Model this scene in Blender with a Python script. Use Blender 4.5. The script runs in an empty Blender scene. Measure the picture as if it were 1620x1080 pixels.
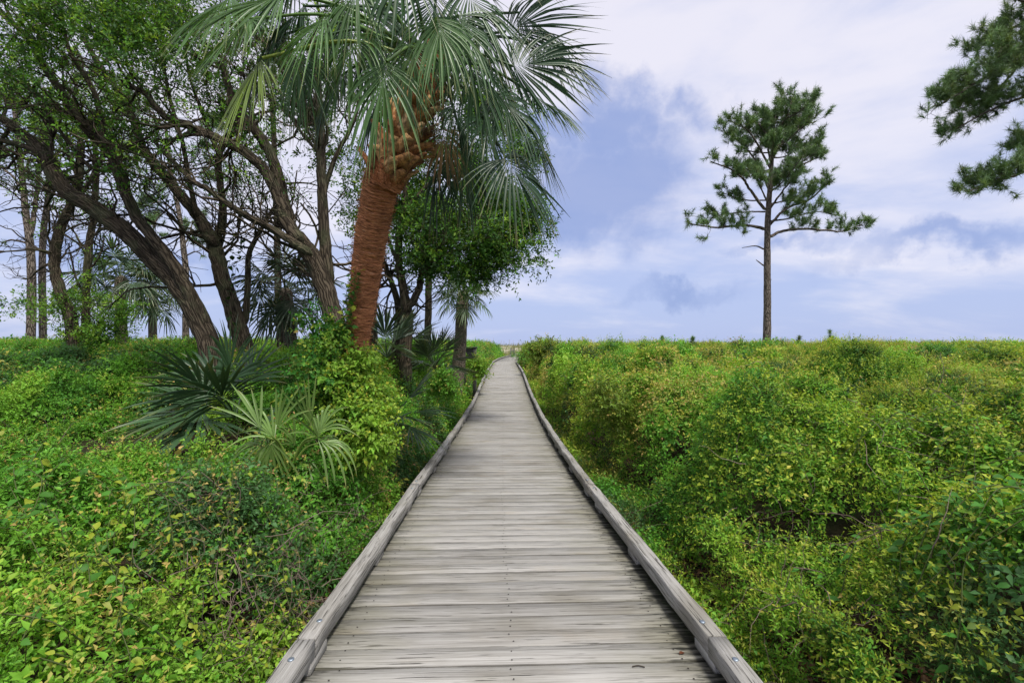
import bpy, math
import numpy as np
from mathutils import Matrix, Vector
R = math.radians
sc = bpy.context.scene
col = sc.collection
rng = np.random.default_rng(7)

# ------------------------------------------------------------------ camera
F_PX = 720.0                      # 16 mm lens on a 36 mm sensor, in pixels of the 1620 px wide photograph
CAM = np.array([0.0, 0.0, 1.6])
PITCH, YAW = math.atan(6 / F_PX), math.atan(7 / F_PX)
cd = bpy.data.cameras.new("camera"); cam = bpy.data.objects.new("camera", cd); col.objects.link(cam)
cd.lens = 16.0; cd.sensor_width = 36.0; cd.clip_start = 0.05; cd.clip_end = 3000
cam.location = CAM
cam.rotation_euler = (math.pi / 2 + PITCH, 0, -YAW)
sc.camera = cam
_rot = np.array(cam.rotation_euler.to_matrix())
def P(px, py, d):
    """the point that the photograph shows at pixel (px, py), d metres ahead along the boardwalk"""
    v = _rot @ np.array([(px - 810) / F_PX, -(py - 540) / F_PX, -1.0])
    return CAM + v * (d / v[1])

sc.render.engine = 'CYCLES'
cy = sc.cycles; cy.max_bounces = 6; cy.diffuse_bounces = 4; cy.glossy_bounces = 2; cy.transmission_bounces = 4; cy.transparent_max_bounces = 2
cy.use_adaptive_sampling = True; cy.adaptive_threshold = 0.025; cy.use_denoising = True
# ------------------------------------------------------------------ sky, sun, exposure
SUN_EL, SUN_AZ = R(60), R(150)    # azimuth clockwise from +Y (ahead): behind the camera, to the right
sc.view_settings.view_transform = 'Standard'; sc.view_settings.look = 'None'
sc.view_settings.exposure = 1.40; sc.view_settings.gamma = 1.0; sc.view_settings.use_curve_mapping = False
w = bpy.data.worlds.new("World"); sc.world = w; w.use_nodes = True
nt = w.node_tree; nt.nodes.clear()
class G:
    """small helper to write node graphs"""
    def __init__(s, t): s.t = t
    def n(s, kind, **kw):
        o = s.t.nodes.new(kind)
        for k, v in kw.items():
            if k.startswith('i_'):
                key = k[2:]
                key = int(key) if key.isdigit() else key.replace('_', ' ')
                if hasattr(v, 'is_output'): s.t.links.new(v, o.inputs[key])
                else: o.inputs[key].default_value = v
            else: setattr(o, k, v)
        return o
    def math(s, op, a, b=0.0, c=None, clamp=False):
        o = s.n('ShaderNodeMath', operation=op, use_clamp=clamp)
        for i, v in enumerate((a, b) if c is None else (a, b, c)):
            if hasattr(v, 'is_output'): s.t.links.new(v, o.inputs[i])
            else: o.inputs[i].default_value = v
        return o.outputs[0]
    def vec(s, op, a, b):
        o = s.n('ShaderNodeVectorMath', operation=op)
        for i, v in enumerate((a, b)):
            if hasattr(v, 'is_output'): s.t.links.new(v, o.inputs[i])
            else: o.inputs[i].default_value = v
        return o.outputs['Value'] if op in ('DOT_PRODUCT', 'LENGTH', 'DISTANCE') else o.outputs[0]
    def noise(s, vec, scale, detail=4, rough=0.55, dist=0.0):
        o = s.n('ShaderNodeTexNoise', i_Scale=scale, i_Detail=detail, i_Roughness=rough, i_Distortion=dist)
        s.t.links.new(vec, o.inputs['Vector']); return o.outputs['Fac']
    def mapr(s, v, a, b, c=0.0, d=1.0, smooth=True):
        o = s.n('ShaderNodeMapRange', interpolation_type='SMOOTHSTEP' if smooth else 'LINEAR')
        s.t.links.new(v, o.inputs[0])
        for i, x in enumerate((a, b, c, d)): o.inputs[i + 1].default_value = x
        return o.outputs[0]
    def mix(s, f, a, b, mode='MIX'):
        o = s.n('ShaderNodeMix', data_type='RGBA', blend_type=mode)
        for i, v in ((0, f), (6, a), (7, b)):
            if hasattr(v, 'is_output'): s.t.links.new(v, o.inputs[i])
            else: o.inputs[i].default_value = v if i == 0 or len(v) == 4 else (*v, 1)
        return o.outputs[2]
g = G(nt)
sky = g.n('ShaderNodeTexSky', sky_type='NISHITA', sun_disc=False, sun_elevation=SUN_EL, sun_rotation=SUN_AZ,
          air_density=1.0, dust_density=1.5, ozone_density=2.0)
tc = g.n('ShaderNodeTexCoord').outputs['Generated']
sep = g.n('ShaderNodeSeparateXYZ'); nt.links.new(tc, sep.inputs[0])
zc = g.math('MAXIMUM', sep.outputs[2], 0.0)
den = g.math('ADD', zc, 0.22)
cx = g.math('DIVIDE', sep.outputs[0], den); cy = g.math('DIVIDE', sep.outputs[1], den)
cmb = g.n('ShaderNodeCombineXYZ'); nt.links.new(cx, cmb.inputs[0]); nt.links.new(cy, cmb.inputs[1])
layer = g.vec('MULTIPLY', cmb.outputs[0], (0.75, 1.5, 1.0))
n1 = g.noise(layer, 1.05, 7, 0.55, 0.35)
n2 = g.noise(g.vec('ADD', g.vec('MULTIPLY', tc, (2.0, 2.0, 6.5)), (3.1, 1.7, 0.4)), 1.5, 6, 0.55, 0.3)
puff = g.noise(g.vec('MULTIPLY', tc, (1.0, 1.0, 1.5)), 6.5, 7, 0.6, 0.4)
height = g.mapr(zc, 0.0, 0.55)
white = g.mapr(g.math('ADD', g.math('MULTIPLY', n1, 0.55), g.math('ADD', g.math('MULTIPLY', n2, 0.6), g.math('MULTIPLY', height, 0.26))), 0.52, 0.86)
cloud = g.mix(white, (0.46, 0.545, 0.84), (0.86, 0.84, 0.945))
# darker blue-grey cumulus standing in front of the pale cloud sheet (ahead, just right of the boardwalk)
def blob(px, py, sx, sy):
    c = P(px, py, 1.0) - CAM; c = c / np.linalg.norm(c)
    d = g.vec('MULTIPLY', g.vec('SUBTRACT', wtc, tuple(c)), (1 / sx, 1 / sx, 1 / sy))
    return g.math('SUBTRACT', 1.0, g.vec('LENGTH', d, (0, 0, 0)), clamp=True)
wn = g.n('ShaderNodeTexNoise', i_Scale=7.0, i_Detail=6.0, i_Roughness=0.6); nt.links.new(tc, wn.inputs['Vector'])
wtc = g.vec('ADD', tc, g.vec('MULTIPLY', g.vec('SUBTRACT', wn.outputs['Color'], (.5, .5, .5)), (.22, .22, .22)))
bl = None
for a in ((940, 300, .25, .18, 1.5), (965, 195, .15, .12, 1.4), (875, 215, .12, .07, 1.2), (1090, 190, .14, .06, .6), (1080, 460, .18, .035), (1500, 395, .28, .035), (1250, 390, .16, .03), (250, 420, .3, .05)):
    b = g.math('MULTIPLY', blob(*a[:4]), a[4] if len(a) > 4 else .75); bl = b if bl is None else g.math('MAXIMUM', bl, b)
dark = g.mapr(g.math('MULTIPLY', g.math('POWER', bl, 0.8), g.math('ADD', puff, 0.25)), 0.11, 0.70)
cloud = g.mix(g.math('MULTIPLY', dark, 0.85), cloud, (0.285, 0.375, 0.69))
b1 = g.n('ShaderNodeBackground', i_Strength=0.05); nt.links.new(sky.outputs[0], b1.inputs[0])
b2 = g.n('ShaderNodeBackground', i_Strength=0.41); nt.links.new(cloud, b2.inputs[0])
mx = g.n('ShaderNodeMixShader', i_Fac=0.88)
nt.links.new(b1.outputs[0], mx.inputs[1]); nt.links.new(b2.outputs[0], mx.inputs[2])
nt.links.new(mx.outputs[0], g.n('ShaderNodeOutputWorld').inputs[0])

sd = bpy.data.lights.new("sun", 'SUN'); sd.energy = 1.5; sd.angle = R(10); sd.color = (1.0, 0.95, 0.86)
sun = bpy.data.objects.new("sun", sd); col.objects.link(sun)
_d = Vector((math.sin(SUN_AZ) * math.cos(SUN_EL), math.cos(SUN_AZ) * math.cos(SUN_EL), math.sin(SUN_EL)))
sun.rotation_euler = _d.to_track_quat('Z', 'Y').to_euler(); sun.location = (0, -10, 30)

# ------------------------------------------------------------------ helpers: objects and meshes
def tag(o, label=None, cat=None, group=None, kind=None):
    for k, v in (('label', label), ('category', cat), ('group', group), ('kind', kind)):
        if v: o[k] = v
    return o
def thing(name, label, cat, loc, group=None):
    o = bpy.data.objects.new(name, None); col.objects.link(o); o.location = [float(c) for c in loc]
    o.empty_display_size = 0.1
    return tag(o, label, cat, group)
def mesh(name, V, F, C=None, B=None, smooth=False):
    """V (n,3), F (m,3|4) or a list of such arrays; C per-vertex colour, B per-vertex bark coordinate"""
    V = np.asarray(V, np.float32)
    Fs = [np.asarray(f, np.int32) for f in (F if isinstance(F, list) else [F]) if len(f)]
    me = bpy.data.meshes.new(name)
    me.vertices.add(len(V)); me.vertices.foreach_set('co', V.ravel())
    idx = np.concatenate([f.ravel() for f in Fs]); tot = np.concatenate([np.full(len(f), f.shape[1], np.int32) for f in Fs])
    st = np.concatenate([[0], np.cumsum(tot)[:-1]]).astype(np.int32)
    me.loops.add(len(idx)); me.loops.foreach_set('vertex_index', idx)
    me.polygons.add(len(tot)); me.polygons.foreach_set('loop_start', st)
    if smooth: me.polygons.foreach_set('use_smooth', np.ones(len(tot), bool))
    if C is not None:
        a = me.attributes.new('col', 'FLOAT_COLOR', 'POINT')
        a.data.foreach_set('color', np.concatenate([np.asarray(C, np.float32), np.ones((len(V), 1), np.float32)], 1).ravel())
    if B is not None:
        a = me.attributes.new('bark', 'FLOAT_VECTOR', 'POINT'); a.data.foreach_set('vector', np.asarray(B, np.float32).ravel())
    me.update(calc_edges=True)
    return me
def obj(name, me, mat, parent=None, loc=None):
    o = bpy.data.objects.new(name, me); col.objects.link(o)
    if mat and not me.materials: me.materials.append(mat)
    if parent: o.parent = parent
    if loc is not None: o.location = [float(c) for c in loc]
    return o
def part(parent, name, V, F, mat, C=None, B=None, smooth=False, pp=None):
    """world-space vertices become a child of `parent` (pp: world position of that parent)"""
    base = np.array(parent.location if pp is None else pp)
    return obj(name, mesh(name, np.asarray(V) - base, F, C, B, smooth), mat, parent)
class Bag:
    """collects geometry pieces into one mesh"""
    def __init__(s): s.V = []; s.F3 = []; s.F4 = []; s.C = []; s.B = []; s.n = 0
    def add(s, V, F, C=None, B=None):
        V = np.asarray(V, np.float32); F = np.asarray(F, np.int64)
        s.V.append(V); (s.F3 if F.shape[1] == 3 else s.F4).append(F + s.n); s.n += len(V)
        if C is not None: s.C.append(np.broadcast_to(np.asarray(C, np.float32), V.shape))
        if B is not None: s.B.append(np.asarray(B, np.float32))
    def get(s):
        F = [np.concatenate(f) for f in (s.F3, s.F4) if f]
        return np.concatenate(s.V), F, (np.concatenate(s.C) if s.C else None), (np.concatenate(s.B) if s.B else None)
    def part(s, parent, name, mat, smooth=False, pp=None):
        V, F, C, B = s.get(); return part(parent, name, V, F, mat, C, B, smooth, pp)
    def obj(s, name, mat, smooth=False):
        V, F, C, B = s.get(); return obj(name, mesh(name, V, F, C, B, smooth), mat)
def nrm(v): return v / np.maximum(np.linalg.norm(v, axis=-1, keepdims=True), 1e-9)
def catmull(pts, per=6):
    p = np.asarray(pts, float); p = np.vstack([2 * p[0] - p[1], p, 2 * p[-1] - p[-2]])
    out = []
    for i in range(1, len(p) - 2):
        for t in np.linspace(0, 1, per, endpoint=False):
            a, b, c, d = p[i - 1:i + 3]
            out.append(.5 * (2 * b + (c - a) * t + (2 * a - 5 * b + 4 * c - d) * t * t + (3 * b - a - 3 * c + d) * t ** 3))
    out.append(p[-2]); return np.array(out)
def tube(path, rad, sides=6, knob=0.0, r=rng):
    path = np.asarray(path, float); n = len(path); rad = np.broadcast_to(np.asarray(rad, float), (n,))
    T = nrm(np.gradient(path, axis=0))
    U = np.zeros((n, 3)); u = np.cross(T[0], [0.31, 0.17, 0.93]); u = u / np.linalg.norm(u)
    for i in range(n):
        u = u - T[i] * (u @ T[i]); u = u / max(np.linalg.norm(u), 1e-9); U[i] = u
    W = np.cross(T, U)
    a = np.arange(sides) * 2 * math.pi / sides
    ca, sa = np.cos(a), np.sin(a)
    rr = rad[:, None] * np.ones((1, sides))
    if knob:
        ph = r.uniform(0, 6.28, 4); s = np.concatenate([[0], np.cumsum(np.linalg.norm(np.diff(path, axis=0), axis=1))])
        for k in range(4):
            rr = rr * (1 + knob * np.sin((k + 1) * a[None] + ph[k] + s[:, None] * (1.3 + 1.7 * k)) / (1 + .5 * k))
        rr = rr * (1 + r.normal(0, knob * .35, rr.shape))
    V = path[:, None] + rr[..., None] * (ca[None, :, None] * U[:, None] + sa[None, :, None] * W[:, None])
    s = np.concatenate([[0], np.cumsum(np.linalg.norm(np.diff(path, axis=0), axis=1))])
    B = np.stack([np.broadcast_to(ca * rad.max(), (n, sides)), np.broadcast_to(sa * rad.max(), (n, sides)), np.broadcast_to(s[:, None], (n, sides))], -1) + r.uniform(0, 30)
    i = np.arange(n - 1)[:, None] * sides; j = np.arange(sides)[None]; k = (j + 1) % sides
    F = np.stack([i + j, i + k, i + sides + k, i + sides + j], -1).reshape(-1, 4)
    return V.reshape(-1, 3), F, B.reshape(-1, 3)
def box(cx, cy, cz, sx, sy, sz, bev=0.0):
    """chamfered box as verts / quads+tris via bmesh-free construction: 24 verts"""
    import bmesh
    bm = bmesh.new(); bmesh.ops.create_cube(bm, size=1.0, matrix=Matrix.Translation((cx, cy, cz)) @ Matrix.Diagonal((sx, sy, sz, 1)))
    if bev: bmesh.ops.bevel(bm, geom=bm.edges[:], offset=bev, segments=1, affect='EDGES')
    bmesh.ops.triangulate(bm, faces=bm.faces[:])
    bm.verts.index_update()
    V = np.array([v.co[:] for v in bm.verts]); F = np.array([[v.index for v in f.verts] for f in bm.faces]); bm.free()
    return V, F

# value noise
_perm = np.random.default_rng(3).random((256, 256))
def vnoise(x, y):
    xi, yi = np.floor(x).astype(int), np.floor(y).astype(int); fx, fy = x - xi, y - yi
    fx = fx * fx * (3 - 2 * fx); fy = fy * fy * (3 - 2 * fy)
    p = lambda i, j: _perm[(xi + i) & 255, (yi + j) & 255]
    return (p(0, 0) * (1 - fx) + p(1, 0) * fx) * (1 - fy) + (p(0, 1) * (1 - fx) + p(1, 1) * fx) * fy
def fbm(x, y, o=4):
    s = 0; a = .5
    for k in range(o): s = s + a * vnoise(x * 2 ** k + 17 * k, y * 2 ** k + 5 * k); a *= .5
    return s
def sst(x, a, b):
    t = np.clip((x - a) / (b - a), 0, 1); return t * t * (3 - 2 * t)

# line and level of the boardwalk: it dips over the first fifteen metres, climbs again and bears right at the end
_py = np.array([-3, 2.1, 4.25, 6.4, 9.6, 15, 20, 26, 33, 39, 46, 54, 64, 80]); _px = np.array([.08, .03, -.04, -.075, -.10, -.12, -.14, -.16, -.21, -.24, .15, 1.1, 2.6, 5.0])
_zy = np.array([-3, 2.1, 4.25, 6.4, 9.6, 14, 18.5, 22.6, 26, 32, 38, 50, 64, 80]); _pz = np.array([.13, .03, -.09, -.21, -.325, -.37, -.28, -.10, .02, .05, .08, .22, .36, .5])
_fy = np.linspace(-3, 80, 600)
def _smooth(a, b):
    v = np.interp(_fy, a, b); k = np.hanning(17); k /= k.sum(); return np.convolve(np.pad(v, 8, mode='edge'), k, 'valid')
_fx, _fz = _smooth(_py, _px), _smooth(_zy, _pz)
def path_x(y): return np.interp(y, _fy, _fx)
def deck_z(y): return np.interp(y, _fy, _fz)

# ------------------------------------------------------------------ materials
def material(name):
    m = bpy.data.materials.new(name); m.use_nodes = True; t = m.node_tree; t.nodes.clear()
    return m, G(t), t
def leaf_material(name, rough=0.5, trans=0.40, spec=0.25):
    m, g, t = material(name)
    c = g.n('ShaderNodeAttribute', attribute_name='col').outputs['Color']
    geo = g.n('ShaderNodeNewGeometry')
    p = g.n('ShaderNodeBsdfPrincipled', i_Roughness=rough); p.inputs['Specular IOR Level'].default_value = spec
    t.links.new(c, p.inputs['Base Color'])
    tr = g.n('ShaderNodeBsdfTranslucent'); t.links.new(g.mix(1.0, c, (1.25, 1.15, 0.6), 'MULTIPLY'), tr.inputs[0])
    mx = g.n('ShaderNodeMixShader', i_Fac=trans)
    t.links.new(p.outputs[0], mx.inputs[1]); t.links.new(tr.outputs[0], mx.inputs[2])
    t.links.new(mx.outputs[0], g.n('ShaderNodeOutputMaterial').inputs[0]); return m
def finish(g, t, colour, rough, height=None, strength=0.5, dist=0.01, spec=0.3):
    p = g.n('ShaderNodeBsdfPrincipled'); p.inputs['Specular IOR Level'].default_value = spec
    t.links.new(colour, p.inputs['Base Color'])
    if hasattr(rough, 'is_output'): t.links.new(rough, p.inputs['Roughness'])
    else: p.inputs['Roughness'].default_value = rough
    if height is not None:
        b = g.n('ShaderNodeBump', i_Strength=strength, i_Distance=dist); t.links.new(height, b.inputs['Height']); t.links.new(b.outputs[0], p.inputs['Normal'])
    t.links.new(p.outputs[0], g.n('ShaderNodeOutputMaterial').inputs[0])
def bark_material(name, dark, light, mossy=0.0, zs=0.13, scale=22, dist=0.03):
    m, g, t = material(name)
    v = g.n('ShaderNodeAttribute', attribute_name='bark').outputs['Vector']
    vs = g.vec('MULTIPLY', v, (1, 1, zs))
    n1 = g.noise(vs, scale, 6, .65, .6); n2 = g.noise(v, 3.0, 4)
    vo = g.n('ShaderNodeTexVoronoi', feature='DISTANCE_TO_EDGE', i_Scale=scale * 0.9); t.links.new(g.vec('ADD', vs, g.vec('MULTIPLY', g.n('ShaderNodeTexNoise', i_Scale=6.0).outputs['Color'], (.12, .12, .12))), vo.inputs['Vector'])
    crack = g.mapr(vo.outputs['Distance'], 0.0, 0.22)
    h = g.math('ADD', g.math('MULTIPLY', crack, 0.6), g.math('MULTIPLY', n1, 0.7))
    c = g.mix(g.mapr(h, 0.25, 1.0), dark, light)
    c = g.mix(g.mapr(n2, 0.5, 0.75), c, [x * .75 for x in light])
    if mossy: c = g.mix(g.math('MULTIPLY', g.mapr(g.noise(v, 2.2, 5), 0.48, 0.68), mossy), c, (0.10, 0.12, 0.06))
    finish(g, t, c, 0.9, h, 0.9, dist, 0.15); return m
def wood_material(name, stain_and_shade=True, tone=1.0):
    m, g, t = material(name)
    oc = g.n('ShaderNodeTexCoord').outputs['Object']; rnd = g.n('ShaderNodeObjectInfo').outputs['Random']
    off = g.n('ShaderNodeCombineXYZ'); t.links.new(g.math('MULTIPLY', rnd, 37.0), off.inputs[0]); t.links.new(g.math('MULTIPLY', rnd, 91.0), off.inputs[1])
    v = g.vec('ADD', oc, off.outputs[0])
    ga = g.noise(g.vec('MULTIPLY', v, (1.3, 70, 70)), 1.0, 7, .62, .25)
    gb = g.noise(g.vec('MULTIPLY', v, (4, 230, 230)), 1.0, 4, .6, .2)
    gc = g.noise(g.vec('MULTIPLY', v, (1.1, 1.0, 1.0)), 1.0, 4)
    ck = g.noise(g.vec('MULTIPLY', g.vec('ADD', v, (5, 9, 2)), (2.6, 95, 95)), 1.0, 3, .55, .4)
    crack = g.mapr(ck, 0.61, 0.67) if stain_and_shade else g.mapr(ck, 0.58, 0.65)
    ln = g.mapr(g.noise(g.vec('MULTIPLY', g.vec('ADD', v, (2, 4, 7)), (.55, 62, 62)), 1.0, 3, .6, .15), .56, .66)
    fib = g.math('ADD', g.math('MULTIPLY', ga, .6), g.math('MULTIPLY', gb, .4))
    c = g.mix(g.mapr(fib, .28, .68), (0.21 * tone, 0.20 * tone, 0.182 * tone), (0.40 * tone, 0.392 * tone, 0.37 * tone))
    c = g.mix(g.mapr(gc, .45, .75), c, g.mix(1.0, c, (0.70, 0.68, 0.62), 'MULTIPLY'))
    warm = g.mapr(g.noise(g.vec('MULTIPLY', v, (1.2, 3, 3)), 1.0, 3), .55, .75, 0, .4)
    c = g.mix(warm, c, g.mix(1.0, c, (1.0, .86, .66), 'MULTIPLY'))
    tone_r = g.math('ADD', g.math('MULTIPLY', rnd, 0.30), 0.84) if stain_and_shade else g.math('ADD', g.math('MULTIPLY', rnd, 0.12), 0.94)
    tn = g.n('ShaderNodeCombineColor'); [t.links.new(tone_r, tn.inputs[i]) for i in range(3)]
    c = g.mix(1.0, c, tn.outputs[0], 'MULTIPLY')
    c = g.mix(g.math('MULTIPLY', ln, .42), c, g.mix(1.0, c, (.36, .35, .33), 'MULTIPLY'))
    c = g.mix(g.math('MULTIPLY', crack, .8), c, (0.03, 0.027, 0.022))
    if stain_and_shade:
        sy = g.n('ShaderNodeSeparateXYZ'); t.links.new(oc, sy.inputs[0]); gap_shade = g.mapr(g.math('ADD', g.math('ABSOLUTE', sy.outputs[1]), g.math('MULTIPLY', g.math('SUBTRACT', gb, .5), .012)), .0672, .0702)
        c = g.mix(g.math('MULTIPLY', gap_shade, .7), c, (0.06, 0.055, 0.045))   # shade of the gaps, painted into the colour along the board edges
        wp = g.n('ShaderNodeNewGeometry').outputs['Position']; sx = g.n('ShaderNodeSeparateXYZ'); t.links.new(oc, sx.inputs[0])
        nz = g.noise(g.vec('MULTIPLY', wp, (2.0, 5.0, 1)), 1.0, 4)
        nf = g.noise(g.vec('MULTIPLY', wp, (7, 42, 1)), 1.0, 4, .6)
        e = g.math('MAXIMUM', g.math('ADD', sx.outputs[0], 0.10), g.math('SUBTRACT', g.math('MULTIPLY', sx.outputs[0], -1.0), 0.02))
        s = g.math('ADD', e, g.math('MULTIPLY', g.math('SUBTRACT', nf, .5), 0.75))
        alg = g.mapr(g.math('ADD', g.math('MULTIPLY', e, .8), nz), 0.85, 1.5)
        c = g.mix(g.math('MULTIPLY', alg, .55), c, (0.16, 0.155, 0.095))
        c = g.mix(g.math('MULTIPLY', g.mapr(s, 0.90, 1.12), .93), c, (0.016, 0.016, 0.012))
        blot = g.mapr(g.noise(g.vec('MULTIPLY', wp, (9, 34, 1)), 1.0, 4, .7), .67, .76)
        c = g.mix(g.math('MULTIPLY', blot, .6), c, (0.055, 0.05, 0.04))
    h = g.math('SUBTRACT', g.math('SUBTRACT', fib, g.math('MULTIPLY', ln, .35)), g.math('MULTIPLY', crack, .7))
    finish(g, t, c, 0.8, h, 0.7, 0.006, 0.25); return m
M = {}
M['leaf'] = leaf_material('leaf'); M['frond'] = leaf_material('frond', .36, .20, .38); M['needle'] = leaf_material('needle', .5, .2, .3)
M['twig'] = leaf_material('twig', .85, 0.0, .15)
M['oak'] = bark_material('oak_bark', (0.022, 0.017, 0.012), (0.115, 0.092, 0.064), .5)
M['pine'] = bark_material('pine_bark', (0.045, 0.035, 0.028), (0.24, 0.20, 0.165), 0.0, .3, 14, .05)
M['palmgrey'] = bark_material('palm_bark', (0.05, 0.042, 0.033), (0.24, 0.20, 0.15), .3, 2.2, 14, .03)
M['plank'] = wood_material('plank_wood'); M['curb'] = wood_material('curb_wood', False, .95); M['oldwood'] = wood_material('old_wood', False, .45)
def palm_fibre():
    m, g, t = material('palm_fibre')
    v = g.n('ShaderNodeAttribute', attribute_name='bark').outputs['Vector']
    wv = g.vec('ADD', v, g.vec('MULTIPLY', g.n('ShaderNodeTexNoise', i_Scale=2.5).outputs['Color'], (0, 0, .03)))
    a = g.noise(g.vec('MULTIPLY', wv, (7, 7, 66)), 1.0, 6, .7, .25); b = g.noise(g.vec('MULTIPLY', wv, (18, 18, 150)), 1.0, 3, .6)
    big = g.noise(v, 2.2, 4)
    h = g.math('ADD', g.math('MULTIPLY', a, .65), g.math('MULTIPLY', b, .35))
    c = g.mix(g.mapr(h, .36, .56), (0.07, 0.028, 0.016), (0.64, 0.26, 0.115))
    c = g.mix(g.mapr(h, .54, .70), c, (0.88, 0.60, 0.38))
    c = g.mix(g.mapr(big, .45, .7, 0, .65), c, g.mix(1.0, c, (.62, .66, .74), 'MULTIPLY'))
    c = g.mix(g.mapr(g.noise(g.vec('MULTIPLY', v, (9, 9, 20)), 1.0, 4, .7), .62, .72, 0, .5), c, (0.03, 0.016, 0.012))
    finish(g, t, c, .85, h, 1.0, .03, .15); return m
M['fibre'] = palm_fibre()
def boot():
    m, g, t = material('palm_boot')
    oc = g.n('ShaderNodeTexCoord').outputs['Object']
    c0 = g.n('ShaderNodeAttribute', attribute_name='col').outputs['Color']
    a = g.noise(g.vec('MULTIPLY', oc, (20, 20, 20)), 1.0, 5, .65, .8)
    c = g.mix(1.0, c0, g.mix(g.mapr(a, .35, .65), (.35, .32, .30), (1.2, 1.15, 1.05)), 'MULTIPLY')
    finish(g, t, c, .75, a, .6, .01, .2); return m
M['boot'] = boot()
def ground_material():
    m, g, t = material('sandy_litter')
    p = g.n('ShaderNodeNewGeometry').outputs['Position']
    a = g.noise(p, 14, 6, .7); b = g.noise(p, 1.1, 4); sp = g.n('ShaderNodeSeparateXYZ'); t.links.new(p, sp.inputs[0])
    c = g.mix(g.mapr(a, .35, .65), (0.016, 0.012, 0.008), (0.06, 0.042, 0.028))
    c = g.mix(g.mapr(b, .45, .65), c, (0.025, 0.032, 0.012))
    far = g.mapr(sp.outputs[1], 46, 62)
    dune = g.mix(g.mapr(g.noise(g.vec('MULTIPLY', p, (.5, .18, 1)), 1.0, 5), .42, .62), (0.42, 0.38, 0.29), (0.13, 0.17, 0.05))
    c = g.mix(far, c, dune)
    finish(g, t, c, .95, a, .8, .05, .1); return m
M['ground'] = ground_material()
def metal():
    m, g, t = material('galvanised_steel')
    n = g.noise(g.n('ShaderNodeTexCoord').outputs['Object'], 60, 4)
    p = g.n('ShaderNodeBsdfPrincipled', i_Metallic=.8, i_Roughness=.5)
    t.links.new(g.mix(n, (.18, .22, .27), (.36, .42, .48)), p.inputs['Base Color']); t.links.new(p.outputs[0], g.n('ShaderNodeOutputMaterial').inputs[0]); return m
M['steel'] = metal()

# ------------------------------------------------------------------ terrain and height of the thicket
def worley(x, y, R, seed):
    """rounded mounds of radius about R: height 0..1 and a random value for each mound"""
    x = np.asarray(x, float) / R; y = np.asarray(y, float) / R; xi, yi = np.floor(x).astype(int), np.floor(y).astype(int)
    best = np.full(x.shape, 9.0); idv = np.zeros(x.shape)
    for i in (-1, 0, 1):
        for j in (-1, 0, 1):
            a, b = (xi + i + seed * 7) & 255, (yi + j + seed * 13) & 255
            d = (xi + i + _perm[a, b] - x) ** 2 + (yi + j + _perm[b, a] - y) ** 2
            m = d < best; best = np.where(m, d, best); idv = np.where(m, _perm[(a + 31) & 255, (b + 57) & 255], idv)
    return np.sqrt(np.clip(1 - best / .36, 0, 1)), idv
def top_right(x, y):
    """height of the shrub canopy right of the boardwalk"""
    x = x - path_x(y)
    T = 0.22 + 0.033 * np.clip(y, 0, 14) + 0.008 * np.clip(y - 14, 0, 22)
    wx = x + .5 * (fbm(x * .8, y * .8 + 5, 2) - .37); wy = y * .8 + .5 * (fbm(x * .8 + 40, y * .8, 2) - .37)
    d1, i1 = worley(wx, wy, 1.35, 1); d2, _ = worley(wx, wy, .5, 2)
    edge = 1.40 + 0.75 * fbm(x * 0 + 4.2, y * .55 + 1.0, 3) + .15 * sst(y, 4, 9) - .012 * y + .30 * np.exp(-((y - 7.5) / 2.2) ** 2)
    edge = edge - .22 * i1; u_ = np.clip((x - edge) / .85, 0, 1); e = np.sqrt(np.clip(1 - (1 - u_) ** 2, 0, 1))
    t = T - .24 + (.56 + .58 * i1) * d1 + .25 * d2 * (.35 + .65 * d1) + .25 * (fbm(x * .3 + 9, y * .3, 2) - .37)
    g_ = deck_z(y) - .32; return g_ + (t - g_) * e
def hollow(x, y): return np.exp(-((x + 5.0) / 2.1) ** 2 - ((y - 6.3) / 1.55) ** 2)
def top_left(x, y):
    X = path_x(y) - x
    T = 0.02 - .10 * sst(-x, 2.2, 3.5) * sst(y, 3.2, 4) * (1 - sst(y, 6, 8)) + .22 * sst(y, 7.5, 10) + 0.066 * np.clip(y - 2, 0, 11) + .008 * np.clip(y - 13, 0, 30)
    wx = x + .5 * (fbm(x * .8 + 3, y * .8 + 5, 2) - .37); wy = y * .85 + .5 * (fbm(x * .8 + 40, y * .8 + 9, 2) - .37)
    d1, i1 = worley(wx, wy, 1.15, 3); d2, _ = worley(wx, wy, .45, 4)
    edge = 1.12 + .22 * fbm(x * 0 + 8.2, y * .6 + 11., 3)
    u_ = np.clip((X - edge) / (.6 + .11 * np.clip(y, 0, 12)), 0, 1); e = 1 - (1 - u_) ** 2
    dip = 1.0 * hollow(x, y)
    t = T - .02 + (.32 + .40 * i1) * d1 + .21 * d2 * (.35 + .65 * d1) + .2 * (fbm(x * .3 + 9, y * .3, 2) - .37) - dip
    g_ = deck_z(y) - .27; return g_ + (t - g_) * e
def top(x, y): return np.where(x > path_x(y), top_right(x, y), top_left(x, y))
def ground_z(x, y):
    x = np.asarray(x, float); y = np.asarray(y, float)
    g0 = deck_z(y) - .40 + .10 * (fbm(x * .4, y * .4, 3) - .45)
    rise = sst(np.abs(x - path_x(y)), 1.6, 6) * (.25 + .02 * np.clip(y, 0, 35) - (deck_z(y) - .1))
    far = sst(y, 64, 100) * 1.35
    return g0 + rise * (1 - sst(y, 45, 90)) + far + .35 * sst(y, 64, 85) * (fbm(x * .12 + 4, y * .12, 4) - .45)
gx = np.concatenate([-np.geomspace(700, 22, 24), np.linspace(-20, 20, 81), np.geomspace(22, 700, 24)])
gy = np.concatenate([-np.geomspace(200, 4, 12), np.linspace(-2, 50, 91), np.geomspace(51, 900, 70)])
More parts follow.
